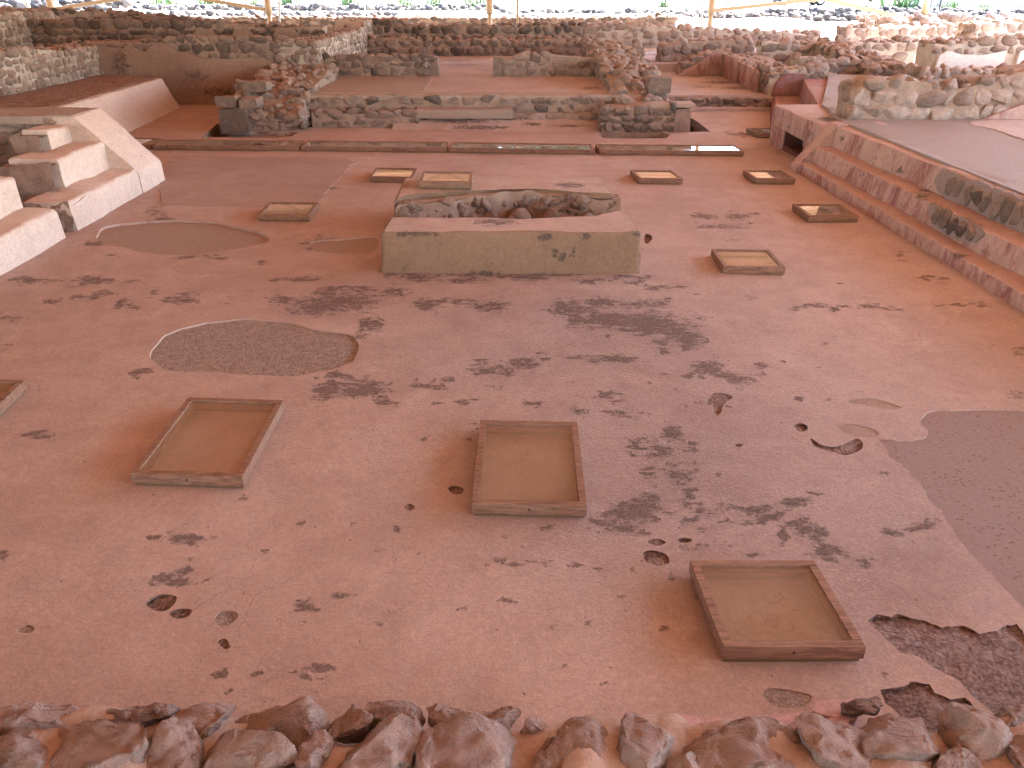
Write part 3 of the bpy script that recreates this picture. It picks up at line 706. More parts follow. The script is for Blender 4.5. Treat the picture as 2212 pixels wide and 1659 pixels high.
# ------------------------------------------------------------------ glass cases
def case(label, tl, tr, br, bl, h=.10, z=0., rail=.045, foot=True, group='glazed wooden cases protecting the floor'):
    q = [np.array(P(*p, z + h)[:2]) for p in (bl, br, tr, tl)]
    c = sum(q) / 4
    # average to a parallelogram
    e = ((q[1] - q[0]) + (q[2] - q[3])) / 4; g = ((q[3] - q[0]) + (q[2] - q[1])) / 4
    q = [c - e - g, c + e - g, c + e + g, c - e + g]
    root = empty('glass_case', (c[0], c[1], z), label, 'glass case', group)
    eh, gh = e / np.linalg.norm(e), g / np.linalg.norm(g)
    def inset(d): return [c - e - g + (eh + gh) * d, c + e - g + (-eh + gh) * d, c + e + g - (eh + gh) * d, c - e + g + (eh - gh) * d]
    o, i = q, inset(rail); z0, z1 = z + .022, z + h
    fr = MB()
    # front and back rails run full width, side rails butt between them (2 mm gap in the joint)
    fr.hexa([o[0], o[1], i[1] + eh * rail, i[0] - eh * rail], z0, z1)
    fr.hexa([i[3] - eh * rail, i[2] + eh * rail, o[2], o[3]], z0, z1)
    fr.hexa([o[0] + gh * (rail + .002), i[0] + gh * .002, i[3] - gh * .002, o[3] - gh * (rail + .002)], z0, z1 - .0015)
    fr.hexa([i[1] + gh * .002, o[1] + gh * (rail + .002), o[2] - gh * (rail + .002), i[2] - gh * .002], z0, z1 - .0015)
    fr.build('frame', M_wood, root)
    b0, b1 = inset(.012), inset(.034); bs = MB()
    for k in range(4):
        j = (k + 1) % 4
        if k % 2 == 0: bs.hexa([b0[k], b0[j], b1[j], b1[k]], z + .001 - (.012 if z == 0 else 0), z + .020)
        else:
            s = gh if k == 1 else -gh
            bs.hexa([b0[k] + s * .024, b0[j] - s * .024, b1[j] - s * .002, b1[k] + s * .002], z + .001 - (.012 if z == 0 else 0), z + .019)
    bs.build('base_strip', M_base, root)
    gi = inset(rail + .0005); gp = MB(); gp.hexa(gi, z1 - .018, z1 - .012, cham=.0005); gp.build('glass_pane', M_glassd if 'long' in group else M_glass, root)
    mb = MB(); p = (o[0] + o[1]) / 2 ; zz = (z0 + z1) / 2
    n = np.array([gh[0], gh[1]]);  a = (*(p + n * .004), zz); b = (*(p - n * .003), zz); mb.tube(a, b, .007)
    mb.build('bolt', M_bolt, root)
    return root
case('low wooden case cut by the left edge of the photo, with white-lit right side', (-125, 816), (54, 821), (-25, 893), (-215, 889))
case('large glazed wooden case left of centre, skewed to the right, below the round mortar patch', (407, 858), (612, 864), (524, 1030), (279, 1022))
case('large glazed wooden case in the middle foreground over faint red drawings', (1038, 906), (1247, 912), (1268, 1092), (1018, 1088))
case('nearest and largest-looking glazed wooden case at lower right, bolt in its front rail', (1492, 1210), (1758, 1210), (1873, 1397), (1562, 1398))
case('small glass case on the floor left of the altar, behind the oval sunken patch', (581, 436), (688, 437), (667, 464), (555, 463))
case('small glass case just behind the left rear corner of the altar', (811, 362), (902, 363), (891, 383), (798, 381))
ALT = .48
case('small glass case resting on the left rear corner of the altar top', (912, 369), (1023, 371), (1018, 393), (905, 392), z=ALT + .012)
case('small glass case behind the altar to its right, glass reflecting bright sky', (1360, 367), (1453, 368), (1474, 386), (1383, 385))
case('small glass case near the foot of the right stair ramp, half its glass dull', (1605, 367), (1690, 368), (1718, 386), (1632, 385))
case('small glass case beside the long right steps with mostly dull glass', (1712, 440), (1814, 440), (1856, 466), (1748, 466))
case('small glass case to the right of the altar front with cream reflections', (1537, 537), (1662, 539), (1697, 577), (1564, 576))
case('farthest small glass case partly hidden behind the niche block corner', (1614, 276), (1692, 277), (1722, 288), (1634, 288))
LG = 'long glass cases in a row across the floor'
case('short stretch of long glass case at the left end, half hidden by the stair ramp', (262, 295), (352, 299), (327, 312), (225, 308), group=LG)
case('first full long glass case from the left in the row across the floor', (353, 301), (658, 303.5), (646, 316), (329, 313), group=LG)
case('second full long glass case of the row, in front of the left stone steps', (663, 303.5), (970, 306), (964, 319), (651, 316), group=LG)
case('third full long glass case of the row, right of the middle', (975, 306), (1279, 311), (1284, 323.5), (970, 319), group=LG)
case('rightmost long glass case of the row, its right end mirroring bright sky', (1286, 311), (1587, 313), (1609, 326), (1295, 324), group=LG)

# ------------------------------------------------------------------ altar
def altar():
    root = empty('altar', (0, 10, 0), 'low square plastered altar broken open to its rubble core', 'altar')
    BLA = [(900, 505, 50, 7, .9), (1180, 512, 20, 7, 1.1), (1265, 512, 14, 7, 1.1), (1195, 538, 12, 8), (1210, 560, 10, 8, .9), (1240, 550, 8, 12), (870, 583, 40, 5, 1.1),
           (960, 588, 60, 3, .9), (1060, 588, 60, 6, 1.1), (1160, 590, 40, 5, 1.0), (1290, 595, 30, 3, .9), (1380, 503, 18, 6, .9), (1230, 400, 35, 6, 1), (1070, 480, 50, 9, .9), (880, 400, 12, 8, .7)]
    # front arm outline on its top
    fl, frt = P(823, 497, ALT), P(1386, 504, ALT)
    y0 = (fl.y + frt.y) / 2; xl, xr = fl.x, frt.x
    top = [(xl, y0), (xr + .0, y0 - .02), P(1349, 455, ALT)[:2], P(1320, 461, ALT)[:2], P(1285, 468, ALT)[:2], P(1240, 468, ALT)[:2], P(1160, 471, ALT)[:2],
           P(1100, 473, ALT)[:2], P(1040, 470, ALT)[:2], P(960, 471, ALT)[:2], P(900, 471, ALT)[:2], P(837, 470, ALT)[:2]]
    def block(name, outline, fx, seed, amp=.013, flare=.05):
        o = [np.array(p) for p in outline]; c = sum(o) / len(o)
        rp = np.array(roundpoly([tuple(p) for p in o], .06, 4)); rp = np.array(densify([tuple(p) for p in rp], [tuple(p) for p in rp], .07)[0])
        n = len(rp); mb = MB()
        rings = []
        d = rp - c; dl = np.linalg.norm(d, axis=1)[:, None]
        lv = [(-.06, flare), (.0, flare * .9), (.08, flare * .35), (.16, .012), (.26, .006), (.36, .0), (ALT - .06, 0), (ALT - .025, -.008), (ALT - .007, -.025), (ALT, -.05)]
        for z, off in lv:
            q = rp + d / dl * off; rings.append(np.concatenate([q, np.full((n, 1), z)], 1))
        V = np.concatenate(rings); V += disp3(V, 2.4, amp, seed, 4)
        T = []
        for k in range(len(lv) - 1):
            for i in range(n): j = (i + 1) % n; T += [(k * n + i, k * n + j, k * n + n + j), (k * n + i, k * n + n + j, k * n + n + i)]
        T = np.array(T); a = (rp[:, 0] * np.roll(rp[:, 1], -1) - np.roll(rp[:, 0], -1) * rp[:, 1]).sum()
        if a < 0: T = T[:, ::-1]
        C = np.tile([.5, 0, 0], (len(V), 1)).astype(float)
        mb.add(V, T, 0, C, True)
        ti = rings[-1][:, :2]; V2, T2 = tri2d([tuple(p) for p in ti], spacing=.07)
        W = np.concatenate([V2, np.full((len(V2), 1), ALT)], 1); W += disp3(W, 2.4, amp, seed, 4)
        mb.add(W, T2, 1, (.5, 0, 0), True)
        return mb.build(name, [M_altar, M_floor], root, BLA)
    block('front_arm', top, 0, 3)
    back = [P(850, 434, ALT)[:2], P(872, 424, ALT)[:2], P(900, 419, ALT)[:2], P(960, 415, ALT)[:2], P(1020, 412, ALT)[:2], P(1085, 407, ALT)[:2], P(1148, 408, ALT)[:2], P(1215, 412, ALT)[:2], P(1280, 416, ALT)[:2], P(1330, 417, ALT)[:2],
            P(1299, 385, ALT)[:2], P(872, 383, ALT)[:2]]
    block('back_arm', back, 0, 4)
    # rubble fill in the cavity
    r = np.random.RandomState(5); mb = MB()
    ya, yb = 8.95, 11.3
    slab(mb, [(-1.45, ya), (1.5, ya), (1.45, yb), (-1.42, yb)], -.05, .12, 0, L=.07, amp=.05, seed=4)
    for k in range(70):
        x = r.uniform(-1.42, 1.42); y = r.uniform(9.5, 10.75 + .08 * math.sin(x * 3))
        back_ = y > 10.1; s = r.uniform(.03, .085)
        put_rock(mb, r, 3, (x, y, .09 + (max(0, y - 10.1) * .25) + r.uniform(-.02, .04)), (1, 0, 0), (0, -1, 0), s * 1.2, s, s * .85, r.uniform(.3, 1), wob=1)
    xs_ = lambda x: np.interp(x, [-1.5, -.6, .2, 1.5], [10.05, 10.42, 10.6, 10.43])
    lattice(mb, lambda u, v: np.stack([-1.45 + 2.86 * u, xs_(-1.45 + 2.86 * u) - .05 + .07 * v, .05 + .40 * v], 1), 44, 10, 0, .05, 9)
    lattice(mb, lambda u, v: np.stack([-1.45 + 2.86 * u, xs_(-1.45 + 2.86 * u) + .02 + .14 * v, .44 + .015 * v], 1), 44, 3, 0, .02, 9)
    for k in range(110):   # stones in the broken face of the back arm
        x = r.uniform(-1.45, 1.4); yy = float(xs_(x)) + .01; s = r.uniform(.03, .095)
        put_rock(mb, r, 3, (x, yy + r.uniform(-.01, .04), r.uniform(.15, .41)), (1, 0, 0), (0, -1, 0), s * 1.15, s * .8, s * .8, r.uniform(.25, 1), wob=.8)
    bigs = [(1125, 440, .13), (985, 447, .10), (900, 452, .09), (1060, 456, .09), (1190, 455, .09)]
    for bx, by, s in bigs:
        p = P(bx, by, .25); put_rock(mb, r, 3, (p.x, min(p.y, 10.45), .2), (1, 0, 0), (0, -1, 0), s, s * .9, s, .8, wob=.7)
    mb.build('rubble_core', [M_mortar, M_corest], root)
altar()

# ------------------------------------------------------------------ left stairs
def stair(label, y0, y1, alf, broken, seed):
    root = empty('stair', (-6.3, (y0 + y1) / 2, 0), label, 'stair', 'plastered stairs on the left side of the patio')
    ya = alf[0] if alf else y1
    s = MB(); R = .03
    if broken: e1, e2, e3 = y0, y0 + .75, y0 + 1.5
    else: e1 = e2 = e3 = y0
    def st(A, ys, ye, sd): sweep_y(s, A, ys, ye, r=.055, L=.08, amp=.024, seed=sd)
    st([(-6.45, -.06), (-5.80, -.06), (-5.835, .38), (-6.45, .39)], e1, ya, seed)
    st([(-6.95, -.06), (-6.24, -.06), (-6.26, .78), (-6.95, .79)], e2, ya, seed + 1)
    st([(-7.1, -.06), (-6.70, -.06), (-6.73, 1.04), (-7.1, 1.06)], e3, ya, seed + 2)
    s.build('steps', [M_steps], root)
    if alf:
        a = MB(); sweep_y(a, [(-6.95, -.06), (-5.80, -.06), (-5.82, .33), (-6.62, 1.15, .01), (-6.95, 1.15)], alf[0] - .004, alf[1], r=.04, L=.12, amp=.008, seed=seed + 3)
        a.build('ramp', [M_steps], root)
    if broken:
        r = np.random.RandomState(seed); c = MB()
        # rough broken core under each step end
        for (xa, xb, yf, zt) in ((-6.55, -5.84, e1 - .03, .355), (-7.0, -6.28, e2 - .16, .74), (-7.15, -6.74, e3 - .2, 1.0)):
            lattice(c, lambda u, v: np.stack([xa + (xb - xa) * u, yf - .06 + .05 * v + 0 * u, -.05 + (zt + .065) * v], 1), 16, 14, 0, .06, seed)
            lattice(c, lambda u, v: np.stack([xa + (xb - xa) * u, yf + .03 + .5 * v + 0 * u, zt - .02 + .02 * v + 0 * u], 1), 10, 6, 0, .02, seed)
            for k in range(7):
                sz = r.uniform(.07, .14); put_rock(c, r, 3, (r.uniform(xa, xb - .05), yf + .03, r.uniform(.05, zt - .08)), (1, 0, 0), (0, -1, 0), sz, .07, sz * .85, r.uniform(.4, .9), wob=.4, m=1)
        c.build('broken_core', [M_core, M_stone], root)
    return root
stair('plastered stair with slanted side ramp, its near end broken to the core', 10.42, 12.55, (12.55, 13.42), True, 21)
stair('front end of plastered stair at the left edge of the photo, brightly lit risers', 3.2, 10.1, None, False, 31)
# rubble wall and landing behind the stair
w1 = wall('low rubble wall carrying the brown landing behind the broken left stair', (-12.5, 12.66), (-6.98, 12.56), .8, -.02, 1.08, faces='FR', lod=3, sw=.26, sh=.17, tones=(.3, .8), topamp=0)
mb = MB(); slab(mb, [(-12.6, 12.56), (-7.2, 12.46), (-6.9, 12.56), (-6.66, 12.55), (-6.64, 13.42), (-12.6, 13.6)], 1.06, 1.168, L=.2, amp=.012)
tag(mb.build('landing', M_smoothpatch), 'flat brown plastered landing at the top of the left stair', 'landing')
mb = MB(); sweep_y(mb, [(-9.2, -.1), (-6.95, -.1), (-7.0, .06), (-8.9, 1.0), (-9.2, 1.0)], 11.35, 11.95, r=.03, L=.15, amp=.015, seed=5)
tag(mb.build('inner_ramp', M_brown), 'older brown ramp showing inside the dark gap between the left stairs', 'ramp')

# talud (long sloping plaster face) and rough terrace
mb = MB(); sweep(mb, [(-8.12, -.06), (-8.9, .74), (-9.6, .74), (-9.6, -.06)], [(-8.62, -.06), (-8.98, .74), (-9.6, .74), (-9.6, -.06)],
      lambda s, z: (s, 13.65, z), lambda s, z: (s, 21.75, z), r=.03, L=.16, amp=.012, seed=8)
tag(mb.build('sloping_wall', M_steps), 'long pale sloping plaster wall behind the left stair', 'sloping wall')
mb = MB(); slab(mb, [(-12.2, 13.62), (-9.03, 13.62), (-9.03, 21.7), (-12.2, 22.4)], .2, .765, L=.13, amp=.03)
tag(mb.build('terrace', M_rough), kind='structure')
TL = (.35, .95)
wall('pale-mortared grey stone wall standing on the rough left terrace', (-10.85, 15.0), (-10.85, 22.6), .9, .74, [(0, 1.8), (.2, 1.72), (.7, 1.5), (1, 1.42)], faces='FRT', sw=.22, sh=.17, lod=2, mats=[M_mortarw, M_stone], tones=TL, tops=1.)
wall('taller grey rubble wall at the upper left corner of the photo', (-14.2, 18.5), (-14.2, 27.3), 1.3, 1.3, [(0, 2.15), (.8, 2.15), (1, 2.0)], faces='FLRT', sw=.30, sh=.24, mats=[M_mortarw, M_stone], tones=TL)
wall('dark rubble wall against the bright ground left of the back, behind the taller grey wall', (-18, 29.0), (-8.6, 29.0), .7, .9, [(0, 2.05), (.45, 2.02), (.7, 1.85), (1, 1.6)], faces='FRT', sw=.34, sh=.25, tones=(0, .5))
# back-left wall with brown wavy plaster
wb = wall('brown rubble wall with wavy plaster remains at the back left of the patio', (-11.6, 22.55), (-5.95, 22.55), 1.0, -.02, [(0, 1.5), (.25, 1.5), (.6, 1.62), (1, 1.58)], faces='FT', sw=.34, sh=.22, tones=(.1, .6), topr=.7,
          skip=lambda u, z: z < .95)
def panel(name, parent, outline, y, mat, th=.05, seed=0, along='x', x=0, blobs=None, L=.1):
    """plaster skin: outline in (s, z); along x (faces -y) or along y (faces -x)"""
    out = ragged([(p[0], p[1]) for p in outline], .012, .06, seed); out = [tuple(p) for p in out]
    V2, T2 = tri2d(out, spacing=L); O = np.array(out); n = len(O)
    def fr(q, d):
        w = np.stack([q[:, 0], np.full(len(q), y - d), q[:, 1]], 1) if along == 'x' else np.stack([np.full(len(q), x - d), q[:, 0], q[:, 1]], 1)
        w += disp3(w, 2.2, .012, seed + 3, 3); return w
    mb = MB(); mb.add(fr(V2, th), T2); A = fr(O, th); B = fr(O, -.02); T = []
    for i in range(n): j = (i + 1) % n; T += [(i, j, n + j), (i, n + j, n + i)]
    mb.add(np.concatenate([A, B]), T, 0, (.5, 0, 0), False)
    return mb.build(name, mat, parent, blobs)
pts = [(600, 270), (680, 285), (760, 262), (800, 285), (850, 305), (900, 268), (950, 252), (1000, 275), (1050, 303), (1110, 312), (1180, 342), (1350, 345), (1550, 342), (1590, 362), (1640, 418), (1700, 450)]
pz = []
for px, py in pts:
    dx, dy = px / 1.508 / 1.8083, py / 1.508 / 1.8083; yy = 22.45; z = CAMZ - yy * math.tan(ang(dy)); pz.append((X(dx, yy, z), z))
pz = [(-11.55, 1.25)] + pz + [(-5.97, .6)]
panel('plaster', wb, pz[::-1] + [(-11.55, -.03), (-5.97, -.03)][:1] + [(-5.97, -.03)], 22.53, M_brown, .06, 3,
      blobs=[(600, 155, 40, 20, .9), (420, 165, 30, 15, .8), (260, 130, 20, 30, .9), (480, 200, 60, 14, .8)])
w = wall('rubble wall with rounded plaster lumps just behind the brown plastered wall', (-14.5, 25.6), (-5.6, 25.6), .9, .9, [(0, 1.9), (.4, 1.85), (.7, 1.8), (1, 1.72)], faces='FT', sw=.34, sh=.22, tones=(0, .45), topr=.8)
for k, (x0, x1, zt) in enumerate(((412, 480, 62), (492, 560, 66), (580, 655, 60))):
    yy = 25.5; xa, xb = X(x0, yy, 1.5), X(x1, yy, 1.5); zz = CAMZ - yy * math.tan(ang(zt))
    panel('plaster', w, [(xa, 1.0), (xb, 1.0), (xb - .1, zz - .25), ((xa + xb) / 2 + .2, zz), ((xa + xb) / 2 - .25, zz), (xa + .12, zz - .2)], 25.56, M_brown, .07, 20 + k)

# ------------------------------------------------------------------ centre building
mb = MB(); slab(mb, [(-4.75, 19.12), (2.5, 19.12), (2.5, 31.5), (-5.3, 31.5), (-5.1, 22.6)], .2, .65, L=.22, amp=.012)
tag(mb.build('room_floor', M_room, None, [(1620 - 250, 193, 30, 5), (1280, 190, 30, 4, 1.1), (990, 130, 50, 4, .9), (1000, 140, 60, 4, .9)]), kind='structure')
mb = MB(); out = PX([(652, 197), (700, 166), (935, 166), (925, 180), (910, 200)], .655); slab(mb, ragged(out, .03, .1, 3), .62, .662, L=.3, amp=.003)
tag(mb.build('room_floor', M_smoothpatch), kind='structure')
mb = MB(); sweep_x(mb, [(19.05, .52), (19.5, .52), (19.5, .672), (19.04, .655)], -4.62, 2.28, r=.02, L=.12, amp=.015, seed=12)
tag(mb.build('cement_kerb', M_cement), 'rough cement edge along the front of the raised room floor', 'kerb')
wall('upper stone riser in front of the raised central room', (-4.7, 19.03), (2.0, 19.03), .35, .24, .55, faces='F', sw=.34, sh=.17, lod=3, tones=(.1, .7), tops=0, topamp=0, prot=.04)
wall('lower stone riser at the left front of the central room', (-4.52, 18.72), (-2.1, 18.72), .34, 0, [(0, .30), (.75, .30), (1, .26)], faces='FR', sw=.32, sh=.16, lod=3, tones=(.1, .7), tops=0, topamp=0, prot=.04)
wall('low course of stones at the right front of the central room', (-.1, 18.86), (1.95, 18.86), .22, .1, [(0, .28), (1, .30)], faces='F', sw=.34, sh=.16, lod=3, tones=(.3, .9), tops=.3, topamp=0)
mb = MB(); sweep_x(mb, [(18.72, .18), (19.06, .18), (19.06, .40), (18.72, .37)], -2.15, .02, r=.03, L=.1, amp=.02, seed=14)
tag(mb.build('cement_step', M_smoothpatch), 'short cement slab lying on the step below the central room', 'step')
mb = MB(); sweep(mb, [(18.42, -.05), (18.95, -.05), (18.95, .17), (18.75, .13)], [(18.1, -.05), (18.95, -.05), (18.95, .26), (18.6, .10)], lambda s, z: (-2.7, s, z), lambda s, z: (-.2, s, z), r=.05, L=.12, amp=.012, seed=15)
sweep(mb, [(18.1, -.05), (18.95, -.05), (18.95, .24), (18.6, .10)], [(18.0, -.05), (18.9, -.05), (18.9, .17), (18.6, .08)], lambda s, z: (-.2, s, z), lambda s, z: (1.95, s, z), r=.05, L=.12, amp=.012, seed=16)
tag(mb.build('plaster_apron', M_floor, None, [(875, 258, 45, 4, 1.2), (1000, 262, 50, 4, 1.2), (1040, 275, 60, 4, 1.2), (1150, 268, 20, 4), (1100, 255, 60, 4), (1230, 272, 40, 3)]), 'smooth pink plaster apron sloping up to the central steps', 'apron')

# left pier mound
def mound(label, xa, xb, ya, yb, zf, seed, n, mats=None, sz=(.07, .16), tones=(.15, .85), nu=22, nv=34, name='rubble_wall', faces=True, group='rubble walls of the ruin'):
    """broken wall stump: height field zf(u across, v deep) with stones all over and steep sides"""
    r = np.random.RandomState(seed); c = MB()
    z = lambda u, v: zf(u, v) + .03 * np.sin(9 * u + seed) * np.sin(7 * v)
    lattice(c, lambda u, v: np.stack([xa + (xb - xa) * u, ya + (yb - ya) * v, z(u, v)], 1), nu, nv, 0, .035, seed)
    lattice(c, lambda u, v: np.stack([xa + (xb - xa) * u, ya + 0 * u, -.1 + (z(u, 0 * u) + .1) * v], 1), nu, 10, 0, .02, seed)
    lattice(c, lambda u, v: np.stack([xa + 0 * u, ya + (yb - ya) * u, -.1 + (z(0 * u, u) + .1) * v], 1), nv, 10, 0, .02, seed, True)
    lattice(c, lambda u, v: np.stack([xb + 0 * u, ya + (yb - ya) * u, -.1 + (z(0 * u + 1, u) + .1) * v], 1), nv, 10, 0, .02, seed)
    for k in range(n):
        u, v = r.rand(), r.rand() ** 1.2; s = r.uniform(*sz)
        put_rock(c, r, 3, (xa + (xb - xa) * u, ya + (yb - ya) * v, float(zf(u, v)) + r.uniform(-.05, .02)), (1, 0, 0), (0, -1, 0), s * 1.15, s, s * .8, r.uniform(*tones), wob=.8)
    for k in range(int(n * .45)):
        u = r.rand(); zt = float(zf(u, 0)); s = r.uniform(*sz)
        put_rock(c, r, 3, (xa + (xb - xa) * u, ya + .03, r.uniform(.08, max(.12, zt - .05))), (1, 0, 0), (0, -1, 0), s * 1.2, s * .6, s * .8, r.uniform(*tones), wob=.25)
    for k in range(int(n * .7)):
        v = r.rand(); side = r.rand() < .5; zt = float(zf(0 if side else 1, v)); s = r.uniform(*sz)
        put_rock(c, r, 3, ((xa + .02) if side else (xb - .02), ya + (yb - ya) * v, r.uniform(.08, max(.12, zt - .04))), (0, 1, 0), (1, 0, 0), s * 1.2, s * .6, s * .8, r.uniform(*tones), wob=.25)
    o = c.build(name, mats or [M_mortar, M_stone]); return tag(o, label, 'stone wall', group)
def zpier(u, v):
    b = .30 + .45 * np.clip(v / .25, 0, 1) + .22 * np.clip((v - .25) / .75, 0, 1)
    return b + .16 * np.clip(1 - u * 2.2, 0, 1) * (v < .25) + .12 * np.clip((u - .72) * 4, 0, 1) * np.clip(1 - v * 3, 0, 1)
mound('broken rubble pier at the left front of the central building, beside the dark pit', -6.22, -4.62, 18.3, 22.4, zpier, 41, 170)
g = 'squared corner stones of the left pier'
def block(label, x0, x1, y0, y1, z0, z1, m=None, group=None, seed=0, tone=.25, r=.03):
    mb = MB(); sweep_y(mb, [(x0, z0), (x1, z0), (x1, z1), (x0, z1)], y0, y1, r=.05, L=.06, amp=.03, seed=seed, c=(tone, 0, 0))
    return tag(mb.build('cut_stone', m or M_stone), label, 'cut stone', group)
block('upright dark squared stone at the foot of the left pier corner', -6.38, -5.80, 18.1, 18.55, -.03, .46, group=g, seed=1, tone=.2)
block('dark flat squared stone, left one of the pair in the left pier corner', -6.42, -5.98, 18.15, 18.65, .50, .72, group=g, seed=2, tone=.3)
block('paler flat squared stone, right one of the pair in the left pier corner', -5.94, -5.52, 18.15, 18.65, .50, .70, group=g, seed=3, tone=.55)
block('single flat squared stone on top of the left pier corner', -6.0, -5.45, 18.75, 19.15, .78, .99, group=g, seed=4, tone=.4)
# centre-left side wall
wall('long grey rubble wall forming the left side of the central room', (-5.12, 22.5), (-4.95, 31.0), 1.0, .6, [(0, 1.50), (.5, 1.50), (.8, 1.48), (.82, 1.75), (1, 1.72)], faces='FLT', sw=.24, sh=.20, mats=[M_mortarw, M_stone], tones=TL, topr=.8)
wall('low stone wall at the back left of the central room, left of its doorway', (-5.05, 23.1), (-2.32, 23.1), .42, .65, 1.13, faces='FR', sw=.32, sh=.2, lod=3, tones=(.1, .6), tops=.0, topamp=.03)
block('end pillar of stacked stones beside the central doorway', -2.28, -2.0, 23.2, 23.5, .6, 1.13, seed=7, tone=.5)
wall('low stone wall at the back right of the central room, right of its doorway', (-.28, 23.1), (2.35, 23.1), .45, .65, [(0, 1.12), (.4, 1.16), (.8, 1.1), (1, 1.14)], faces='FR', sw=.34, sh=.2, lod=3, tones=(.2, .75), tops=.5)
block('narrow dark jamb stone at the right of the central doorway', -.52, -.27, 23.05, 23.5, .6, 1.14, seed=8, tone=.4)
wall('lower back wall of dark rubble behind the central room', (-4.9, 29.6), (2.6, 29.6), .9, .65, [(0, 1.2), (.35, 1.1), (.55, 1.12), (1, 1.18)], faces='FT', sw=.36, sh=.24, tones=(.05, .55))
wall('upper back wall of dark rubble against the bright ground behind the central room', (-5.0, 31.0), (3.0, 31.0), .9, .65, [(0, 1.68), (.15, 1.6), (.3, 1.5), (1, 1.52)], faces='FT', sw=.38, sh=.27, tones=(.0, .5))
# centre-right side wall
def zr(u, v):
    b = .52 + .40 * np.clip(v / .18, 0, 1) + .25 * np.clip((v - .18) / .5, 0, 1); return b - .12 * np.clip(u * 1.6 - .8, 0, 1)
mound('ragged rubble wall running back on the right side of the central room', 2.32, 3.55, 18.75, 27.0, zr, 42, 260, sz=(.08, .18), nv=50)
wall('stone and mortar stump in front of the right side wall', (1.97, 18.22), (3.55, 18.22), .55, -.02, [(0, .5), (.4, .52), (.7, .58), (1, .5)], faces='FLR', sw=.26, sh=.2, lod=3, tones=(.0, .45), tops=.35, topamp=0)
block('upright squared stone at the right end of the right stump', 3.58, 3.93, 18.18, 18.6, -.02, .47, seed=11, tone=.55)
block('broken dark squared stone standing on the right side wall', 3.1, 3.6, 19.1, 19.5, .68, 1.02, seed=12, tone=.35)
mb = MB(); sweep_x(mb, [(18.2, .49), (18.75, .49), (18.75, .58), (18.2, .57)], 3.0, 4.0, r=.02, L=.1, amp=.015, seed=18); tag(mb.build('cement_ledge', M_cement), 'thin cement ledge over the squared stone on the right stump', 'ledge')
wall('short rubble wall ending at the doorway behind the right side wall', (2.3, 27.4), (4.2, 27.4), .7, .5, [(0, 1.25), (.6, 1.2), (1, 1.1)], faces='FRT', sw=.34, sh=.25, tones=(.2, .7))
wall('pale wall of large fitted stones behind the bright far room', (2.9, 34.3), (8.0, 34.3), .8, .58, [(0, 1.42), (.45, 1.40), (.5, 1.32), (1, 1.22)], faces='FT', sw=.46, sh=.34, tones=(.5, 1.), mats=[M_mortarw, M_stone])
wall('right stretch of the pale far wall with small lumpy crest stones', (8.05, 34.3), (12.2, 34.3), .8, .58, [(0, 1.22), (.5, 1.15), (1, 1.05)], faces='FRT', sw=.40, sh=.30, tones=(.4, 1.), mats=[M_mortarw, M_stone])

# right rooms
mb = MB(); slab(mb, [(3.5, 21.7), (7.0, 21.7), (7.0, 27.5), (3.5, 27.5)], -.05, .33, L=.22, amp=.012)
tag(mb.build('room_floor', M_room, None, [(1600, 190, 50, 4, 1.2), (1560, 178, 50, 4, 1.2), (1520, 188, 30, 3, .9), (1500, 165, 20, 3, .9)]), kind='structure')
mb = MB(); slab(mb, [(2.6, 27.5), (13, 27.5), (13, 34.5), (2.6, 34.5)], .1, .58, L=.3, amp=.02)
tag(mb.build('room_floor', M_room, None, [(1430, 118, 60, 2.5, 1.1), (1440, 126, 50, 2, 1.1), (1420, 133, 60, 2, 1.1), (1400, 110, 30, 2)]), kind='structure')
wall('very low stone kerb wall in front of the right room', (3.95, 21.55), (7.0, 21.4), .35, 0, .30, faces='F', sw=.26, sh=.15, lod=3, tones=(.1, .6), tops=.0, topamp=0)
mb = MB(); sweep_x(mb, [(21.2, -.05), (21.55, -.05), (21.55, .09), (21.2, .08)], 4.0, 6.9, r=.02, L=.12, amp=.012, seed=19)
tag(mb.build('plaster_ledge', M_floor, None, [(1560, 226, 30, 3, 1.1), (1620, 224, 40, 3, 1.1), (1500, 228, 30, 3)]), 'low plaster ledge below the stone kerb of the right room', 'ledge')
w = wall('low wall of rubble across the right room, its plaster broken to a triangle', (5.2, 26.4), (6.7, 26.4), .6, .33, [(0, .62), (.5, .98), (1, 1.05)], faces='FT', sw=.3, sh=.2, tones=(.3, .8), topr=.8, skip=lambda u, z: z < .33 + .7 * u)
panel('plaster', w, [(5.1, .33), (6.7, .33), (6.7, .98), (6.4, 1.04), (6.1, .96), (5.75, .7), (5.4, .52)], 26.38, M_red, .07, 31)
w = wall('low wall with red plaster running forward along the right room', (6.45, 26.3), (6.62, 21.9), -.0001 + 1.0, .33, [(0, 1.0), (.5, .92), (1, .9)], faces='FRT', sw=.3, sh=.2, tones=(.3, .8), topr=.7, skip=lambda u, z: u < .8)
for (ya, yb, zt, sd_) in ((26.2, 24.3, .98, 3), (24.1, 22.4, .9, 4)):
    panel('plaster', w, [(yb, .33), (ya, .33), (ya, zt), (yb + .2, zt - .03), (yb, zt - .1)], 0, M_red, .06, sd_, along='y', x=6.52)
w = wall('end of the red walled block with a dark red painted panel', (6.62, 21.75), (8.2, 21.75), .8, .3, [(0, .85), (.5, .95), (1, 1.0)], faces='FLT', sw=.28, sh=.2, lod=3, tones=(.3, .9), mats=[M_mortarw, M_stone], skip=lambda u, z: u < .48)
panel('plaster', w, [(6.72, .33), (7.45, .33), (7.45, .86), (7.1, .88), (6.92, .8), (6.76, .62)], 21.72, M_redp, .07, 33)
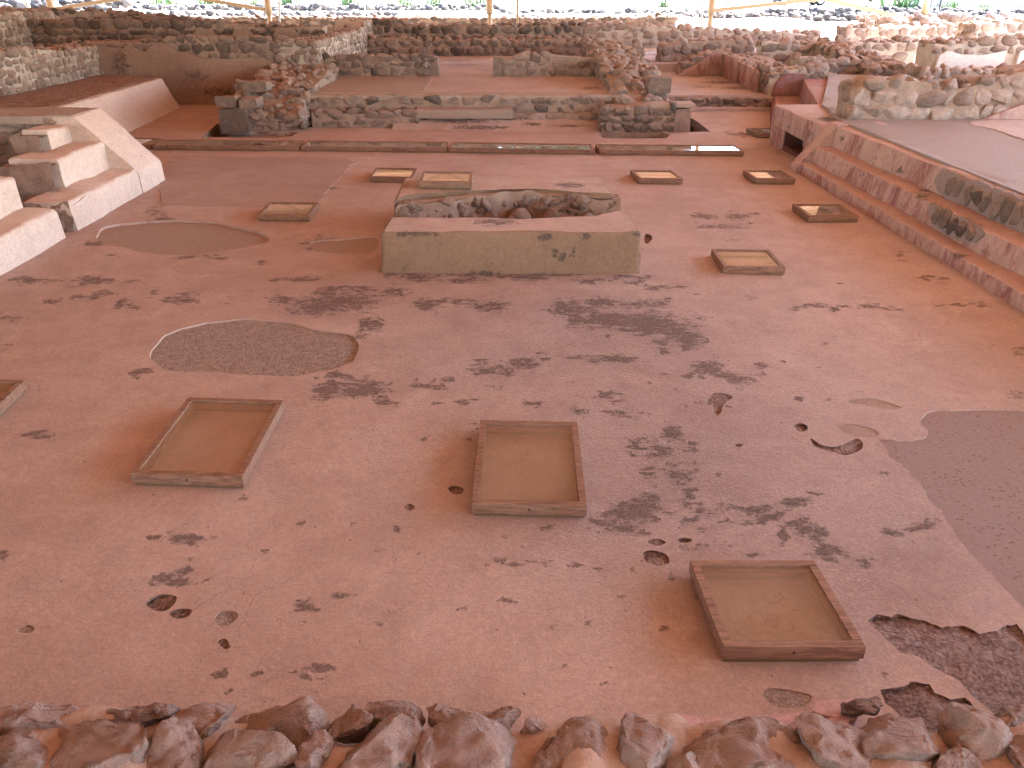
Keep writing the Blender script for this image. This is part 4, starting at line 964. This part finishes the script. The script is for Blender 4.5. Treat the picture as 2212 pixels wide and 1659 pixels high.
# stepped ledges beyond the niche block
mb = MB()
sweep(mb, [(5.35, -.05), (7, -.05), (7, .36), (5.42, .34)], [(6.6, -.05), (8, -.05), (8, .34), (6.7, .34)], lambda s, z: (s, 16.85, z), lambda s, z: (s, 21.4, z), r=.02, L=.14, amp=.012, seed=20)
sweep(mb, [(6.05, .3), (8.5, .3), (8.5, .76), (6.12, .76)], [(7.4, .3), (9, .3), (9, .74), (7.45, .74)], lambda s, z: (s, 16.7, z), lambda s, z: (s, 21.7, z), r=.02, L=.14, amp=.012, seed=21)
tag(mb.build('stepped_ledge', M_redp, None, [(1740, 218, 30, 6, 1.1), (1760, 190, 30, 4), (1700, 214, 20, 5)]), 'red stained stepped ledges running back behind the niche block', 'ledge')

# ------------------------------------------------------------------ long right steps, ramp, niche block, terrace
def right():
    root = empty('stair', (5.6, 9, 0), 'long red stained steps running along the right side of the patio', 'stair')
    BR = [(2042, 385, 14, 12, 1.4), (1945, 365, 6, 5, 1.2), (1898, 340, 14, 6, 1.3), (1990, 425, 20, 8, 1.0), (2075, 552, 16, 8, 1.3), (1960, 368, 20, 5), (1930, 372, 30, 5, 1), (2010, 412, 30, 5, 1.15),
          (2212, 440, 14, 14, 1.3), (1865, 377, 10, 8, 1.2), (1820, 300, 8, 4, 1), (2135, 600, 8, 8, .9), (2165, 650, 10, 10, .9), (1940, 500, 10, 8, .8)]
    yn, yf = 2.6, 14.04
    def k(n, f, y): return n + (f - n) * (y - 8.5) / 5.2
    def pr(pn, pf, sd_, name, mat):
        mb = MB(); A = [(k(a, b, yn), z) for (a, z), (b, _) in zip(pn, pf)]; B = [(k(a, b, yf), z) for (a, z), (b, _) in zip(pn, pf)]
        sweep(mb, A, B, lambda s, z: (s, yn, z), lambda s, z: (s, yf, z), r=.025, L=.11, amp=.013, seed=sd_)
        mb.build(name, mat, root, BR)
    pr([(5.12, -.06), (6.2, -.06), (6.2, .17), (5.14, .17)], [(4.98, -.06), (6.1, -.06), (6.1, .17), (5.0, .17)], 51, 'plinth', M_red)
    pr([(5.42, .12), (6.4, .12), (6.4, .44), (5.46, .44)], [(5.2, .12), (6.2, .12), (6.2, .44), (5.25, .44)], 52, 'step', M_red)
    pr([(5.82, .4), (6.9, .4), (6.9, .77), (5.87, .77)], [(5.5, .4), (6.7, .4), (6.7, .77), (5.55, .77)], 53, 'step', M_red)
    mb = MB(); sweep_y(mb, [(4.93, -.06), (6.4, -.06), (6.4, .80), (5.52, .80), (4.95, .10)], 14.03, 14.36, r=.02, L=.1, amp=.008, seed=54)
    mb.build('ramp', M_red, root)
    # exposed stones where plaster is lost
    r = np.random.RandomState(9)
    for i, yy in enumerate(np.arange(8.82, 10.6, .2)):
        xx = k(5.82, 5.5, yy); mb = MB()
        put_rock(mb, r, 3, (xx + .022, yy + r.uniform(-.02, .02), .60 + r.uniform(-.03, .03)), (0, 1, 0), (-1, 0, 0), r.uniform(.095, .125), .075, r.uniform(.12, .17), r.uniform(0, .45), m=0, wob=.12); mb.build('exposed_stone', M_stone, root)
    for yy in np.arange(9.17, 9.95, .19):
        xx = k(5.42, 5.2, yy); mb = MB(); put_rock(mb, r, 3, (xx + .018, yy, .33 + r.uniform(-.03, .03)), (0, 1, 0), (-1, 0, 0), r.uniform(.09, .11), .065, r.uniform(.09, .13), r.uniform(0, .4), m=0, wob=.15); mb.build('exposed_stone', M_stone, root)
    for sd_, (pl, xn, xf) in enumerate((([(8.5, .66), (8.66, .5), (8.75, .42), (10.3, .41), (10.62, .47), (10.8, .6), (10.72, .765), (8.6, .765)], 5.82, 5.5),
                               ([(8.9, .40), (9.02, .28), (9.2, .20), (9.6, .17), (9.95, .2), (10.12, .3), (10.2, .44), (9.0, .445)], 5.42, 5.2))):
        out = [tuple(p) for p in ragged(pl, .02, .05, 70 + sd_)]; V2, T2 = tri2d(out, spacing=.06); O = np.array(out); n = len(O)
        def fr(q, d):
            top = (.77 if xn > 5.6 else .44); lean = (q[:, 1] - top) * .12
            w = np.stack([k(xn, xf, q[:, 0]) + .035 + lean - d, q[:, 0], q[:, 1]], 1); return w + disp3(w, 9, .010, 5, 3)
        mb = MB(); mb.add(fr(V2, .012), T2); A_, B_ = fr(O, .012), fr(O, -.06); TT = []
        for i in range(n): j = (i + 1) % n; TT += [(i, j, n + j), (i, n + j, n + i)]
        mb.add(np.concatenate([A_, B_]), TT, 0, (.5, 0, 0), False); mb.build('cement_repair', M_grey, root)
    return root
right()
def niche():
    mb = MB()
    x0 = 5.30
    def xw(y): return 5.28 + (16.9 - y) * .03
    def q(xa, ya, yb, z0, z1, sd_, m=0, r=.02):
        A = [(xw(ya) + xa, z0), (6.3, z0), (6.3, z1), (xw(ya) + xa, z1)]; B = [(xw(yb) + xa, z0), (6.3, z0), (6.3, z1), (xw(yb) + xa, z1)]
        sweep(mb, A, B, lambda s, z: (s, ya, z), lambda s, z: (s, yb, z), r=r, L=.09, amp=.015, seed=61, m=m)
    q(0, 14.34, 14.97, -.05, .74, 1); q(0, 16.08, 16.85, -.05, .74, 2)
    q(-.02, 14.36, 16.83, .37, .755, 3); q(.03, 14.9, 16.15, -.05, .09, 4, 1); q(.35, 14.9, 16.15, -.05, .5, 5, 1); q(.03, 16.03, 16.10, .0, .5, 6, 1)  # recess lining: red paint, with the niche's shade put into its colour
    o = mb.build('niche_block', [M_red, plaster('red_niche_with_shade', (.10, .04, .035), (.14, .06, .05), (.2, .12, .1), .85)], None, [(1820 - 30, 258, 20, 6, 1.2), (1745, 290, 20, 8, .8), (1700, 275, 12, 5, .9)])
    return tag(o, 'plaster block with a dark square niche, at the far end of the right steps', 'niche block')
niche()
mb = MB(); slab(mb, [(16.2, 2.6), (16.2, 22), (8.2, 22), (6.15, 16.6), (5.72, 14.3), (5.95, 8.5), (6.3, 2.6)], .2, .800, L=.2, amp=.014)
tag(mb.build('terrace', M_gravel), kind='structure')
mb = MB(); slab(mb, ragged(PX([(2100, 263), (2150, 259), (2420, 262), (2420, 330), (2212, 301), (2150, 280), (2095, 270)], .81), .03, .12, 8), .79, .815, L=.2, amp=.004)
tag(mb.build('terrace', M_room), kind='structure')
w = wall('stone wall crossing the right terrace, ending in a rounded rubble stub', (5.95, 14.62), (10.8, 14.75), .65, .76, [(0, 1.22), (.06, 1.42), (.2, 1.38), (.35, 1.32), (.55, 1.52), (.7, 1.62), (1, 1.62)], faces='FLT', sw=.36, sh=.235, prot=.05, topamp=.12, lod=3, tones=(.3, .95), topr=.9, amp=.03)
panel('plaster', w, [(8.2, .76), (10.7, .76), (10.7, 1.4), (9.6, 1.22), (8.9, 1.05)], 14.66, M_red, .07, 41, blobs=[(2150, 278, 10, 20, 1)])
# walls further right and back
RG = 'rubble walls of the ruin'
wall('low rubble wall behind the red panel block on the right', (7.5, 22.5), (9.3, 22.5), .6, .74, [(0, 1.14), (.6, 1.08), (1, 1.0)], faces='FRT', sw=.3, sh=.22, tones=(.3, .9))
wall('rubble wall in the middle distance of the right rooms', (7.6, 26.0), (12.2, 26.0), .8, .74, [(0, 1.3), (.4, 1.22), (1, 1.35)], faces='FT', sw=.34, sh=.25, tones=(.25, .9), mats=[M_mortarw, M_stone])
wall('rounded rubble crest close behind the right doorway', (4.9, 28.3), (7.8, 28.3), .8, .5, [(0, .95), (.25, 1.2), (1, 1.22)], faces='FLT', sw=.34, sh=.26, tones=(.2, .8))
wall('sunlit pale rubble wall under the far right edge of the roof', (12.0, 31.2), (20, 31.2), .9, .7, [(0, 1.45), (.3, 1.42), (1, 1.6)], faces='FLT', sw=.36, sh=.27, tones=(.4, 1.), mats=[M_mortarw, M_stone])
wall('short low rubble wall on the right terrace behind the crossing wall', (7.9, 18.2), (9.0, 18.2), .5, .76, [(0, 1.0), (1, 1.06)], faces='FLT', sw=.28, sh=.2, tones=(.4, .95))
mound('brown rubble wall running back beside the white plastered wall', 9.15, 10.05, 21.6, 26.2, lambda u, v: .95 + .35 * v + 0 * u, 43, 130, sz=(.09, .18), tones=(.1, .6), nv=40)
w = wall('rubble wall at the far right with white wavy plaster remains', (10.3, 21.0), (16, 21.0), .9, .76, [(0, 1.6), (.5, 1.72), (1, 1.75)], faces='FT', sw=.3, sh=.22, tones=(.3, .95), mats=[M_mortarw, M_stone], skip=lambda u, z: z < 1.3)
panel('plaster', w, [(10.35, .76), (12.0, .76), (12.02, 1.46), (11.5, 1.36), (11.0, 1.36), (10.6, 1.46), (10.4, 1.36)], 20.98, M_white, .08, 42)
panel('plaster', w, [(12.3, .76), (15.9, .76), (15.9, 1.45), (13.2, 1.36), (12.8, 1.28), (12.5, 1.5), (12.35, 1.42)], 20.98, M_white, .08, 43)
wall('stub of rubble with upright stones right of the low terrace wall', (9.4, 19.4), (14.5, 19.6), .6, .76, [(0, 1.1), (.2, 1.12), (1, 1.3)], faces='FLT', sw=.28, sh=.2, tones=(.3, .95))
wall('high rubble wall in the bright upper right corner', (13.5, 25.5), (20, 25.5), .9, .76, [(0, 1.85), (1, 1.95)], faces='FLT', sw=.34, sh=.25, tones=(.3, 1.), mats=[M_mortarw, M_stone])

# ------------------------------------------------------------------ foreground wall
def fore():
    root = empty('foreground_wall', (0, 2.0, .1), 'rough stone wall top along the bottom edge of the photo', 'stone wall')
    mb = MB()
    nx, ny = 150, 34
    gx, gy = np.meshgrid(np.linspace(-3.4, 3.4, nx + 1), np.linspace(.9, 2.56, ny + 1), indexing='ij')
    x, y = gx.ravel(), gy.ravel(); q = np.stack([x, y, 0 * x], 1)
    edge = 2.40 + .06 * np.sin(x * 3.1) + fbm(q * 3, 3, 4) * .05
    z = np.where(y < edge, .145, .145 - (y - edge) * 2.9); z = np.maximum(z, -.06) + fbm(q * 3.2, 3, 6) * .045
    V = np.stack([x, y, z], 1); n = ny + 1; i = (np.arange(nx)[:, None] * n + np.arange(ny)).ravel()
    T = np.concatenate([np.stack([i, i + n, i + n + 1], 1), np.stack([i, i + n + 1, i + 1], 1)])
    mb.add(V, T); mb.build('mortar_bed', M_mortarn, root)
    ST = [(12, 1545, 36, 24, .9), (118, 1556, 92, 36, .75), (262, 1548, 40, 27, .15), (330, 1545, 38, 24, .0), (433, 1552, 62, 30, .45), (612, 1558, 92, 36, .6),
          (768, 1560, 40, 34, .2), (857, 1546, 52, 24, .3), (966, 1546, 50, 27, .7), (1066, 1550, 54, 26, .2),
          (40, 1630, 62, 46, .35), (215, 1640, 98, 58, .55), (385, 1640, 62, 56, .45), (540, 1640, 90, 58, .5), (842, 1622, 74, 66, .5), (1032, 1640, 108, 56, .5),
          (1238, 1622, 72, 54, .6), (1385, 1625, 62, 60, .5), (1605, 1618, 124, 52, .6), (1793, 1618, 66, 52, .65), (1935, 1592, 90, 48, .35), (2108, 1592, 66, 50, .75),
          (2060, 1660, 50, 24, .2), (2205, 1552, 46, 26, .3), (1868, 1524, 34, 12, .1), (690, 1625, 36, 40, .4), (1150, 1570, 24, 16, .4), (2215, 1640, 50, 40, .5), (1490, 1690, 60, 40, .5), (650, 1720, 90, 40, .5), (1130, 1740, 90, 40, .5),
          (300, 1760, 100, 40, .5), (1800, 1740, 100, 40, .5), (900, 1760, 90, 40, .6), (-90, 1570, 70, 40, .6), (2330, 1600, 80, 40, .5), (-80, 1680, 80, 50, .5)]
    r = np.random.RandomState(3)
    for k, (cx, cy, rx, ry, tone) in enumerate(ST):
        p = P(cx, cy, .14); Zd = p.y * math.cos(PITCH) + (CAMZ - .14) * math.sin(PITCH); s = Zd / F
        a = rx * s * 1.30; b = ry * s * 1.72; c = min(.13, max(.06, ry * s * 1.1))
        V, T = make_rock(5, 300 + k, blocky=.58, planes=17, rough=.045, lo=.52)
        V = V * np.array([a, b, c]); V = V @ rot_rand(r, .22).T
        V = V + disp3(V + k * 5, 9, .014, k, 4) + disp3(V + k * 7, 28, .008, k + 3, 3)
        m = MB(); m.add(V + np.array([p.x, p.y, .125]), T, 0, (tone, 0, 0), True); m.build('stone', M_near, root)
    return root
fore()
# lilac flaking lime layers at the floor edge
fl = empty('lime_layers', P(1650, 1530, 0), 'thin lilac pink lime layers flaking at the floor edge behind the foreground stones', 'plaster layers')
LAY = [([(1430, 1562), (1440, 1556), (1490, 1552), (1570, 1555), (1630, 1548), (1690, 1540), (1752, 1535), (1766, 1516), (1800, 1512), (1846, 1511), (1862, 1540), (1845, 1565), (1750, 1600), (1600, 1600), (1430, 1600)], .012),
       ([(1760, 1540), (1775, 1522), (1843, 1518), (1855, 1542), (1838, 1555), (1778, 1548)], .022), ([(1560, 1562), (1640, 1556), (1700, 1552), (1770, 1546), (1840, 1556), (1800, 1590), (1600, 1596)], .024),
       ([(1600, 1572), (1680, 1566), (1760, 1560), (1820, 1566), (1770, 1598), (1620, 1600)], .036), ([(1140, 1565), (1180, 1556), (1215, 1560), (1205, 1620), (1150, 1640), (1120, 1600)], .02)]
for k, (pl, z) in enumerate(LAY):
    mb = MB(); z = z * 2.4 + .02; slab(mb, ragged(PX(pl, z), .016, .02, 40 + k), -.02, z + .004, L=.04, amp=.006, seed=k); mb.build('layer', M_lilac, fl)

# ------------------------------------------------------------------ roof and its steel
rx0, rx1, ry0, ry1, rz = -36, 15.8, -34, 38.0, 6.5
def rzz(y): return rz - (1.7 * (y - 12) / 26 if y > 12 else 1.4 * (12 - y) / 46)
mb = MB()
nb = 36
for k in range(nb):
    ya, yb = ry0 + (ry1 - ry0) * k / nb, ry0 + (ry1 - ry0) * (k + 1) / nb
    za, zb_ = rzz(ya), rzz(yb); V = [(x, y, z + d) for d in (0, .02) for x, y, z in ((rx0, ya + .004, za), (rx1, ya + .004, za), (rx1, yb - .004, zb_), (rx0, yb - .004, zb_))]
    mb.add(V, [(0, 2, 1), (0, 3, 2), (4, 5, 6), (4, 6, 7), (0, 1, 5), (0, 5, 4), (1, 2, 6), (1, 6, 5), (2, 3, 7), (2, 7, 6), (3, 0, 4), (3, 4, 7)], 0, (.5, 0, 0), False)
tag(mb.build('roof', M_roof), kind='structure')
posts = [(115, 'leftmost'), (582, ''), (1058, ''), (1535, ''), (1995, '')]
PL = ['tan steel roof post near the left corner, mostly hidden by a tall rubble wall', 'tan steel roof post left of centre with a white pipe beside it', 'tan steel roof post at the middle of the far edge, with a wider sleeve',
      'tan steel roof post right of centre, at the left end of a brace', 'tan steel roof post at the far right, standing in bright light']
for (px, _), lab in zip(posts, PL):
    x = X(px, 36, 1.6); root = empty('roof_post', (x, 36, 1.2), lab, 'roof post', 'steel posts along the far edge of the roof')
    m = MB(); m.tube((x, 36, 1.75), (x, 36, rzz(36) - .02), .085, n=14); m.build('pole', M_post, root)
    m = MB(); m.tube((x, 36, 1.72), (x, 36, 2.25), .14, n=14); m.build('sleeve', M_post, root)
    m = MB(); m.tube((x, 36, .9), (x, 36, 1.72), .11, .09, n=12); m.tube((x, 36, 1.1), (x, 36, 1.25), .2, n=12); m.build('base', M_post, root)
for px, sg, lab in ((600, 1, 'white pipe leaning beside the roof post left of centre'), (1118, 0, 'thin tan pipe standing right of the middle roof post'), (1520, -1, 'white pipe leaning beside the roof post right of centre'), (72, -1, 'white pipe rising behind the tall rubble wall at upper left')):
    x = X(px, 35.6, 1.6); m = MB(); m.tube((x, 35.6, 1.0), (x + sg * .5, 35.6, rzz(36) - .02), .045, n=8)
    tag(m.build('pipe', M_pvc if sg else M_post), lab, 'pipe', 'thin pipes by the roof posts')
for (xa, za), (xm, zm), (xb, zb), lab in (((X(115, 36, 1.9), 1.92), (X(351, 36, 2.5), 2.55), (X(582, 36, 1.9), 1.88), 'tan steel chevron brace between the two left roof posts'),
                                    ((X(1535, 36, 1.9), 1.86), (X(1778, 36, 2.2), 2.3), (X(1995, 36, 1.5), 1.42), 'tan steel chevron brace between the two right roof posts')):
    m = MB(); m.bar((xa + .1, 36, za), (xm, 36, zm), .12, .14); m.bar((xm, 36, zm), (xb - .1, 36, zb), .12, .14); m.bar((xm, 36, zm), (xm - 1.2, 36, rzz(36) - .3), .08, .08); m.bar((xm, 36, zm), (xm + 1.2, 36, rzz(36) - .3), .08, .08)
    tag(m.build('chevron_brace', M_post), lab, 'brace', 'chevron braces of the roof')
# roof beams (seen only mirrored in the glass) and posts along the right edge
for k, yy in enumerate(np.arange(-30, 36.5, 6.0)):
    m = MB(); rq = rzz(yy); m.bar((rx0 + .5, yy, rq - .2), (rx1 - .2, yy, rq - .2), .14, .26)
    for x in np.arange(-30, 17, 2.2): m.bar((x, yy, rq - .3), (x + 1.1, yy, rq - .75), .05, .05); m.bar((x + 1.1, yy, rq - .75), (x + 2.2, yy, rq - .3), .05, .05)
    m.bar((rx0 + .5, yy, rq - .8), (rx1 - .2, yy, rq - .8), .08, .08)
    tag(m.build('roof_truss', M_post), 'steel truss running under the roof across the patio', 'truss', 'trusses under the roof')
for k, yy in enumerate(np.arange(-9, 20, 9.0)):
    m = MB(); m.tube((15.5, yy, .2), (15.5, yy, rzz(yy) - .05), .1, n=12); tag(m.build('roof_post', M_post), 'steel post along the right edge of the roof', 'roof post', 'steel posts along the right roof edge')

# ------------------------------------------------------------------ outside
def stonerow(label, px0, px1, yw, z0, h, n, sz, seed, depth=.5, mats=None, tones=(0, 1)):
    n = int(n * 1.7); r = np.random.RandomState(seed); mb = MB(); xa, xb = X(px0, yw, z0), X(px1, yw, z0)
    for k in range(n):
        x = xa + (xb - xa) * (k + r.uniform(-.6, .6)) / n; s = sz * r.uniform(.4, 1.15)
        put_rock(mb, r, 2, (x, yw + r.uniform(-depth, depth), z0 + r.uniform(0, h)), (1, 0, 0), (0, -1, 0), s, s * .8, s * .7, r.uniform(*tones), m=0, wob=.5)
    tag(mb.build('scattered_rubble', mats or M_sunst), label, 'rubble', 'rubble on the bright ground outside', 'stuff')
wall('dark dry stone wall at the edge of the bright ground, left of the middle post', (X(205, 37.3, 1.5), 37.3), (X(800, 37.3, 1.5), 37.3), .5, 1.0, [(0, 1.4), (.45, 1.45), (.55, 1.58), (1, 1.55)], faces='FT', sw=.36, sh=.2, tones=(0, .5))
wall('greenish dry stone wall at the edge of the bright ground, right of the middle post', (X(805, 37.4, 1.5), 37.4), (X(1460, 37.4, 1.5), 37.4), .5, 1.0, [(0, 1.55), (.3, 1.48), (.8, 1.5), (1, 1.6)], faces='FT', sw=.36, sh=.2, tones=(0, .6))
wp = wall('grey plastered low wavy wall outside, behind the right brace', (X(1470, 39, 1.4), 39.0), (X(1760, 39, 1.4), 39.0), .5, 1.0, [(0, 1.5), (.3, 1.42), (.5, 1.4), (.7, 1.52), (1, 1.3)], faces='T', sw=.3, sh=.2, mats=[M_white, M_white], tops=.0)
stonerow('row of small dark stones outside, nearest on the left', 180, 1000, 41.5, 1.25, .12, 60, .17, 1)
stonerow('row of small dark stones outside, second from the left front', 60, 860, 47, 1.27, .15, 60, .2, 2, .8)
stonerow('long thick row of dark stones outside below the agave plants', 280, 1080, 55, 1.27, .3, 110, .25, 3, .8)
stonerow('row of small stones outside right of the middle post', 1090, 1560, 43, 1.25, .12, 40, .17, 4)
stonerow('second row of stones outside right of the middle post', 1090, 1560, 50, 1.27, .15, 36, .2, 5, .8)
stonerow('coursed dark stones outside under the right brace', 1650, 2000, 46, 1.27, .35, 90, .22, 6, .3)
stonerow('scattered pale rubble outside behind the grey wavy wall', 1480, 2000, 41.5, 1.25, .3, 110, .2, 7, 1.2, tones=(.3, 1))
stonerow('thick band of dark stones outside at the upper right', 2000, 2330, 43, 1.25, .4, 130, .22, 8, 1.5)
stonerow('band of brown rubble at the bright right edge', 1860, 2330, 36, 1.2, .5, 150, .24, 9, 1.6, mats=M_stone, tones=(.3, 1))
stonerow('row of dark stones outside at the upper left corner', 0, 300, 50, 1.5, .5, 40, .35, 10, 1.0)
def agave(label, px, yw, s, seed, mat=M_green, n=46):
    r = np.random.RandomState(seed); x0 = X(px, yw, 1.3); mb = MB(); zg = 1.27
    for k in range(n):
        a = r.uniform(0, 6.28); el = r.uniform(.25, 1.4); L = s * r.uniform(.6, 1.1); w = s * .045 * r.uniform(.7, 1.2)
        o = np.array([x0 + r.normal() * s * .25, yw + r.normal() * s * .2, zg]); d = np.array([math.cos(a), math.sin(a), 0.]); p = np.array([-math.sin(a), math.cos(a), 0])
        V = []; T = []
        for i in range(5):
            t = i / 4; q = o + d * L * t * math.cos(el) + np.array([0, 0, L * (t * math.sin(el) - .45 * t * t * math.cos(el))]); ww = w * (1 - t) ** .7 + .002
            V += [q - p * ww, q + np.array([0, 0, -ww * .5]), q + p * ww]
        for i in range(4):
            b = 3 * i; T += [(b, b + 1, b + 4), (b, b + 4, b + 3), (b + 1, b + 2, b + 5), (b + 1, b + 5, b + 4)]
        mb.add(V, T, 0, (.5, 0, 0), False)
    tag(mb.build('agave_plant', mat), label, 'plant', 'green plants on the bright ground outside')
for k, (px, yw, s, lab) in enumerate(((352, 62, 1.9, 'leafy green clump outside beyond the left brace'), (450, 66, 1.9, 'wide green clump outside left of the second roof post'), (551, 66, 1.0, 'small green clump outside just left of the second roof post'), (622, 66, 1.8, 'light green clump outside just right of the second roof post'),
                                      (752, 66, 1.5, 'green clump outside between the second and middle roof posts'), (870, 64, 1.5, 'green agave clump outside, first of the three left of the middle post'), (938, 64, 1.3, 'small agave clump outside between its two larger neighbours'), (1032, 60, 1.9, 'largest agave clump outside, touching the middle post in view'),
                                      (1435, 62, .9, 'small green tuft outside left of the right-hand brace'), (2052, 58, 1.0, 'small dark green bush outside right of the last roof post'), (2125, 54, .7, 'bright green tuft outside at the upper right'), (1948, 62, 2.0, 'dark leafy bush outside behind the white frame at the upper right'))):
    agave(lab, px, yw, s, 70 + k, n=60)
FPL = ['dark thin fence post outside between the second and middle roof posts, among agave plants',
       'dark thin fence post outside just right of the middle roof post', 'dark thin fence post outside midway between the middle and right-hand roof posts',
       'dark thin fence post outside beside the small green tuft', 'dark thin fence post outside just right of the right-hand roof post, above the brace start',
       'dark thin fence post outside left of the parked vehicle', 'dark thin fence post outside right of the parked vehicle, below the brace peak',
       'dark thin fence post outside over the falling right half of the chevron brace', 'left one of two close fence posts right of the last roof post', 'right one of two close fence posts right of the last roof post']
for k, (px, yw) in enumerate(((836, 68), (1108, 66), (1356, 64), (1437, 64), (1567, 58), (1650, 64), (1748, 54), (1820, 56), (2006, 50), (2027, 50))):
    x = X(px, yw, 1.3); m = MB(); m.tube((x, yw, 1.1), (x, yw, 3.4), .05, n=8); m.tube((x, yw, 3.4), (x - .25, yw, 3.75), .05, .03, n=8)
    tag(m.build('fence_post', M_black), FPL[k], 'fence post', 'dark fence posts outside')
# vehicle (dark, lower part seen above the brace)
vx = X(1725, 66, 1.4); root = empty('parked_vehicle', (vx, 66, 1.27), 'dark vehicle parked outside, seen low behind the right brace', 'vehicle')
m = MB(); sweep_y(m, [(vx - 2.1, 1.6), (vx + 2.1, 1.6), (vx + 2.15, 2.1), (vx + 1.4, 2.25), (vx + .8, 2.75), (vx - 1.5, 2.78), (vx - 2.1, 2.2)], 65.2, 66.9, r=.12, L=.5, amp=0); m.build('body', M_car, root)
m = MB(); m.bar((vx - 1.3, 66.05, 2.48), (vx + .8, 66.05, 2.48), 1.74, .34); m.build('window', M_bglass, root)
for sx in (-1.35, 1.35):
    for sy in (65.15, 66.7):
        m = MB(); m.tube((vx + sx, sy, 1.6), (vx + sx, sy + .22, 1.6), .34, n=20); w_ = m.build('wheel', M_tyre, root)
        m = MB(); m.tube((vx + sx, sy - .01, 1.6), (vx + sx, sy + .1, 1.6), .2, n=16); m.build('rim', M_pvc, w_)
# far building with bluish panes
bx0, bx1, by = X(2040, 62, 2), X(2600, 62, 2), 62
root = empty('building', ((bx0 + bx1) / 2, by, 1.2), 'pale building with bluish panes at the upper right corner', 'building')
m = MB(); m.box(bx0, bx1, by, by + 6, 1.1, 1.95); m.box(bx0 + .3, bx1, by + .3, by + 6, 1.952, 5.0); m.build('wall', M_bwall, root)
x = bx0 + .5
while x < bx1 - 3:
    m = MB(); m.box(x + .1, x + 2.5, by + .24, by + .298, 2.05, 4.4); m.build('window', M_bglass, root)
    m = MB(); m.box(x - .25, x + .08, by + .1, by + .296, 1.952, 4.9); m.build('pillar', M_bwall, root); x += 2.8
m = MB(); m.box(bx0 - .4, bx1, by - .6, by - .002, 1.1, 1.5); m.build('step', M_cement, root)
# trees beyond (the unseen tall ones are added to dull the case reflections)
def tree(px, yw, h, seed, lab):
    r = np.random.RandomState(seed); x0 = X(px, yw, 1.3); root = empty('tree', (x0, yw, 1.2), lab, 'tree', 'trees far beyond the ruin')
    m = MB(); m.tube((x0, yw, 1.1), (x0 + .2, yw, 1.3 + h * .5), h * .035, h * .02)
    for k in range(5):
        a = r.uniform(0, 6.28); m.tube((x0 + .15, yw, 1.3 + h * r.uniform(.3, .48)), (x0 + math.cos(a) * h * .28, yw + math.sin(a) * h * .28, 1.3 + h * r.uniform(.6, .8)), h * .014, h * .006, 6)
    m.build('trunk', M_bark, root)
    n = 2600; c = r.normal(size=(14, 3)) * np.array([h * .2, h * .2, h * .15]) + np.array([x0, yw, 1.3 + h * .62]); ci = r.randint(14, size=n)
    d = r.normal(size=(n, 3)); d /= np.linalg.norm(d, axis=1)[:, None]; q = c[ci] + d * (r.rand(n, 1) ** .4) * h * .13
    a = r.normal(size=(n, 3)) * .11 * h / 6; b = r.normal(size=(n, 3)) * .11 * h / 6
    V = np.stack([q - a, q + a, q + b], 1).reshape(-1, 3); m = MB(); m.add(V, np.arange(3 * n).reshape(-1, 3), 0, (.5, 0, 0), False); m.build('crown', M_hedge, root)
for k, (px, yw, h, lab) in enumerate(((1790, 82, 6, 'dark green tree beyond the parked vehicle'), (1880, 78, 5, 'leafy tree left of the pale building'), (1960, 80, 6, 'leafy tree close to the pale building'))):
    tree(px, yw, h, 90 + k, lab)
for k, (x_, y_, h_) in enumerate(((-52, 92, 17), (-40, 90, 15), (-28, 93, 18), (-17, 90, 15), (-7, 92, 16), (2, 90, 14), (6, 95, 22), (11, 91, 21), (-3, 96, 22), (-12, 96, 22))):
    tree(CX + x_ / (y_ * math.cos(PITCH) + 1.7 * math.sin(PITCH)) * F, y_, h_, 120 + k, 'unseen tall tree far beyond the site, added to dull the case glass reflections')
m = MB(); r_ = np.random.RandomState(5); n = 9000
q = np.stack([r_.uniform(8, 60, n), r_.uniform(84, 88, n), 1.2 + r_.rand(n) ** .8 * 3.2], 1); a = r_.normal(size=(n, 3)) * .22; b = r_.normal(size=(n, 3)) * .22
m.add(np.stack([q - a, q + a, q + b], 1).reshape(-1, 3), np.arange(3 * n).reshape(-1, 3), 0, (.5, 0, 0), False)
tag(m.build('far_bushes', M_hedge), 'far band of green bushes along the top right', 'bushes', kind='stuff')
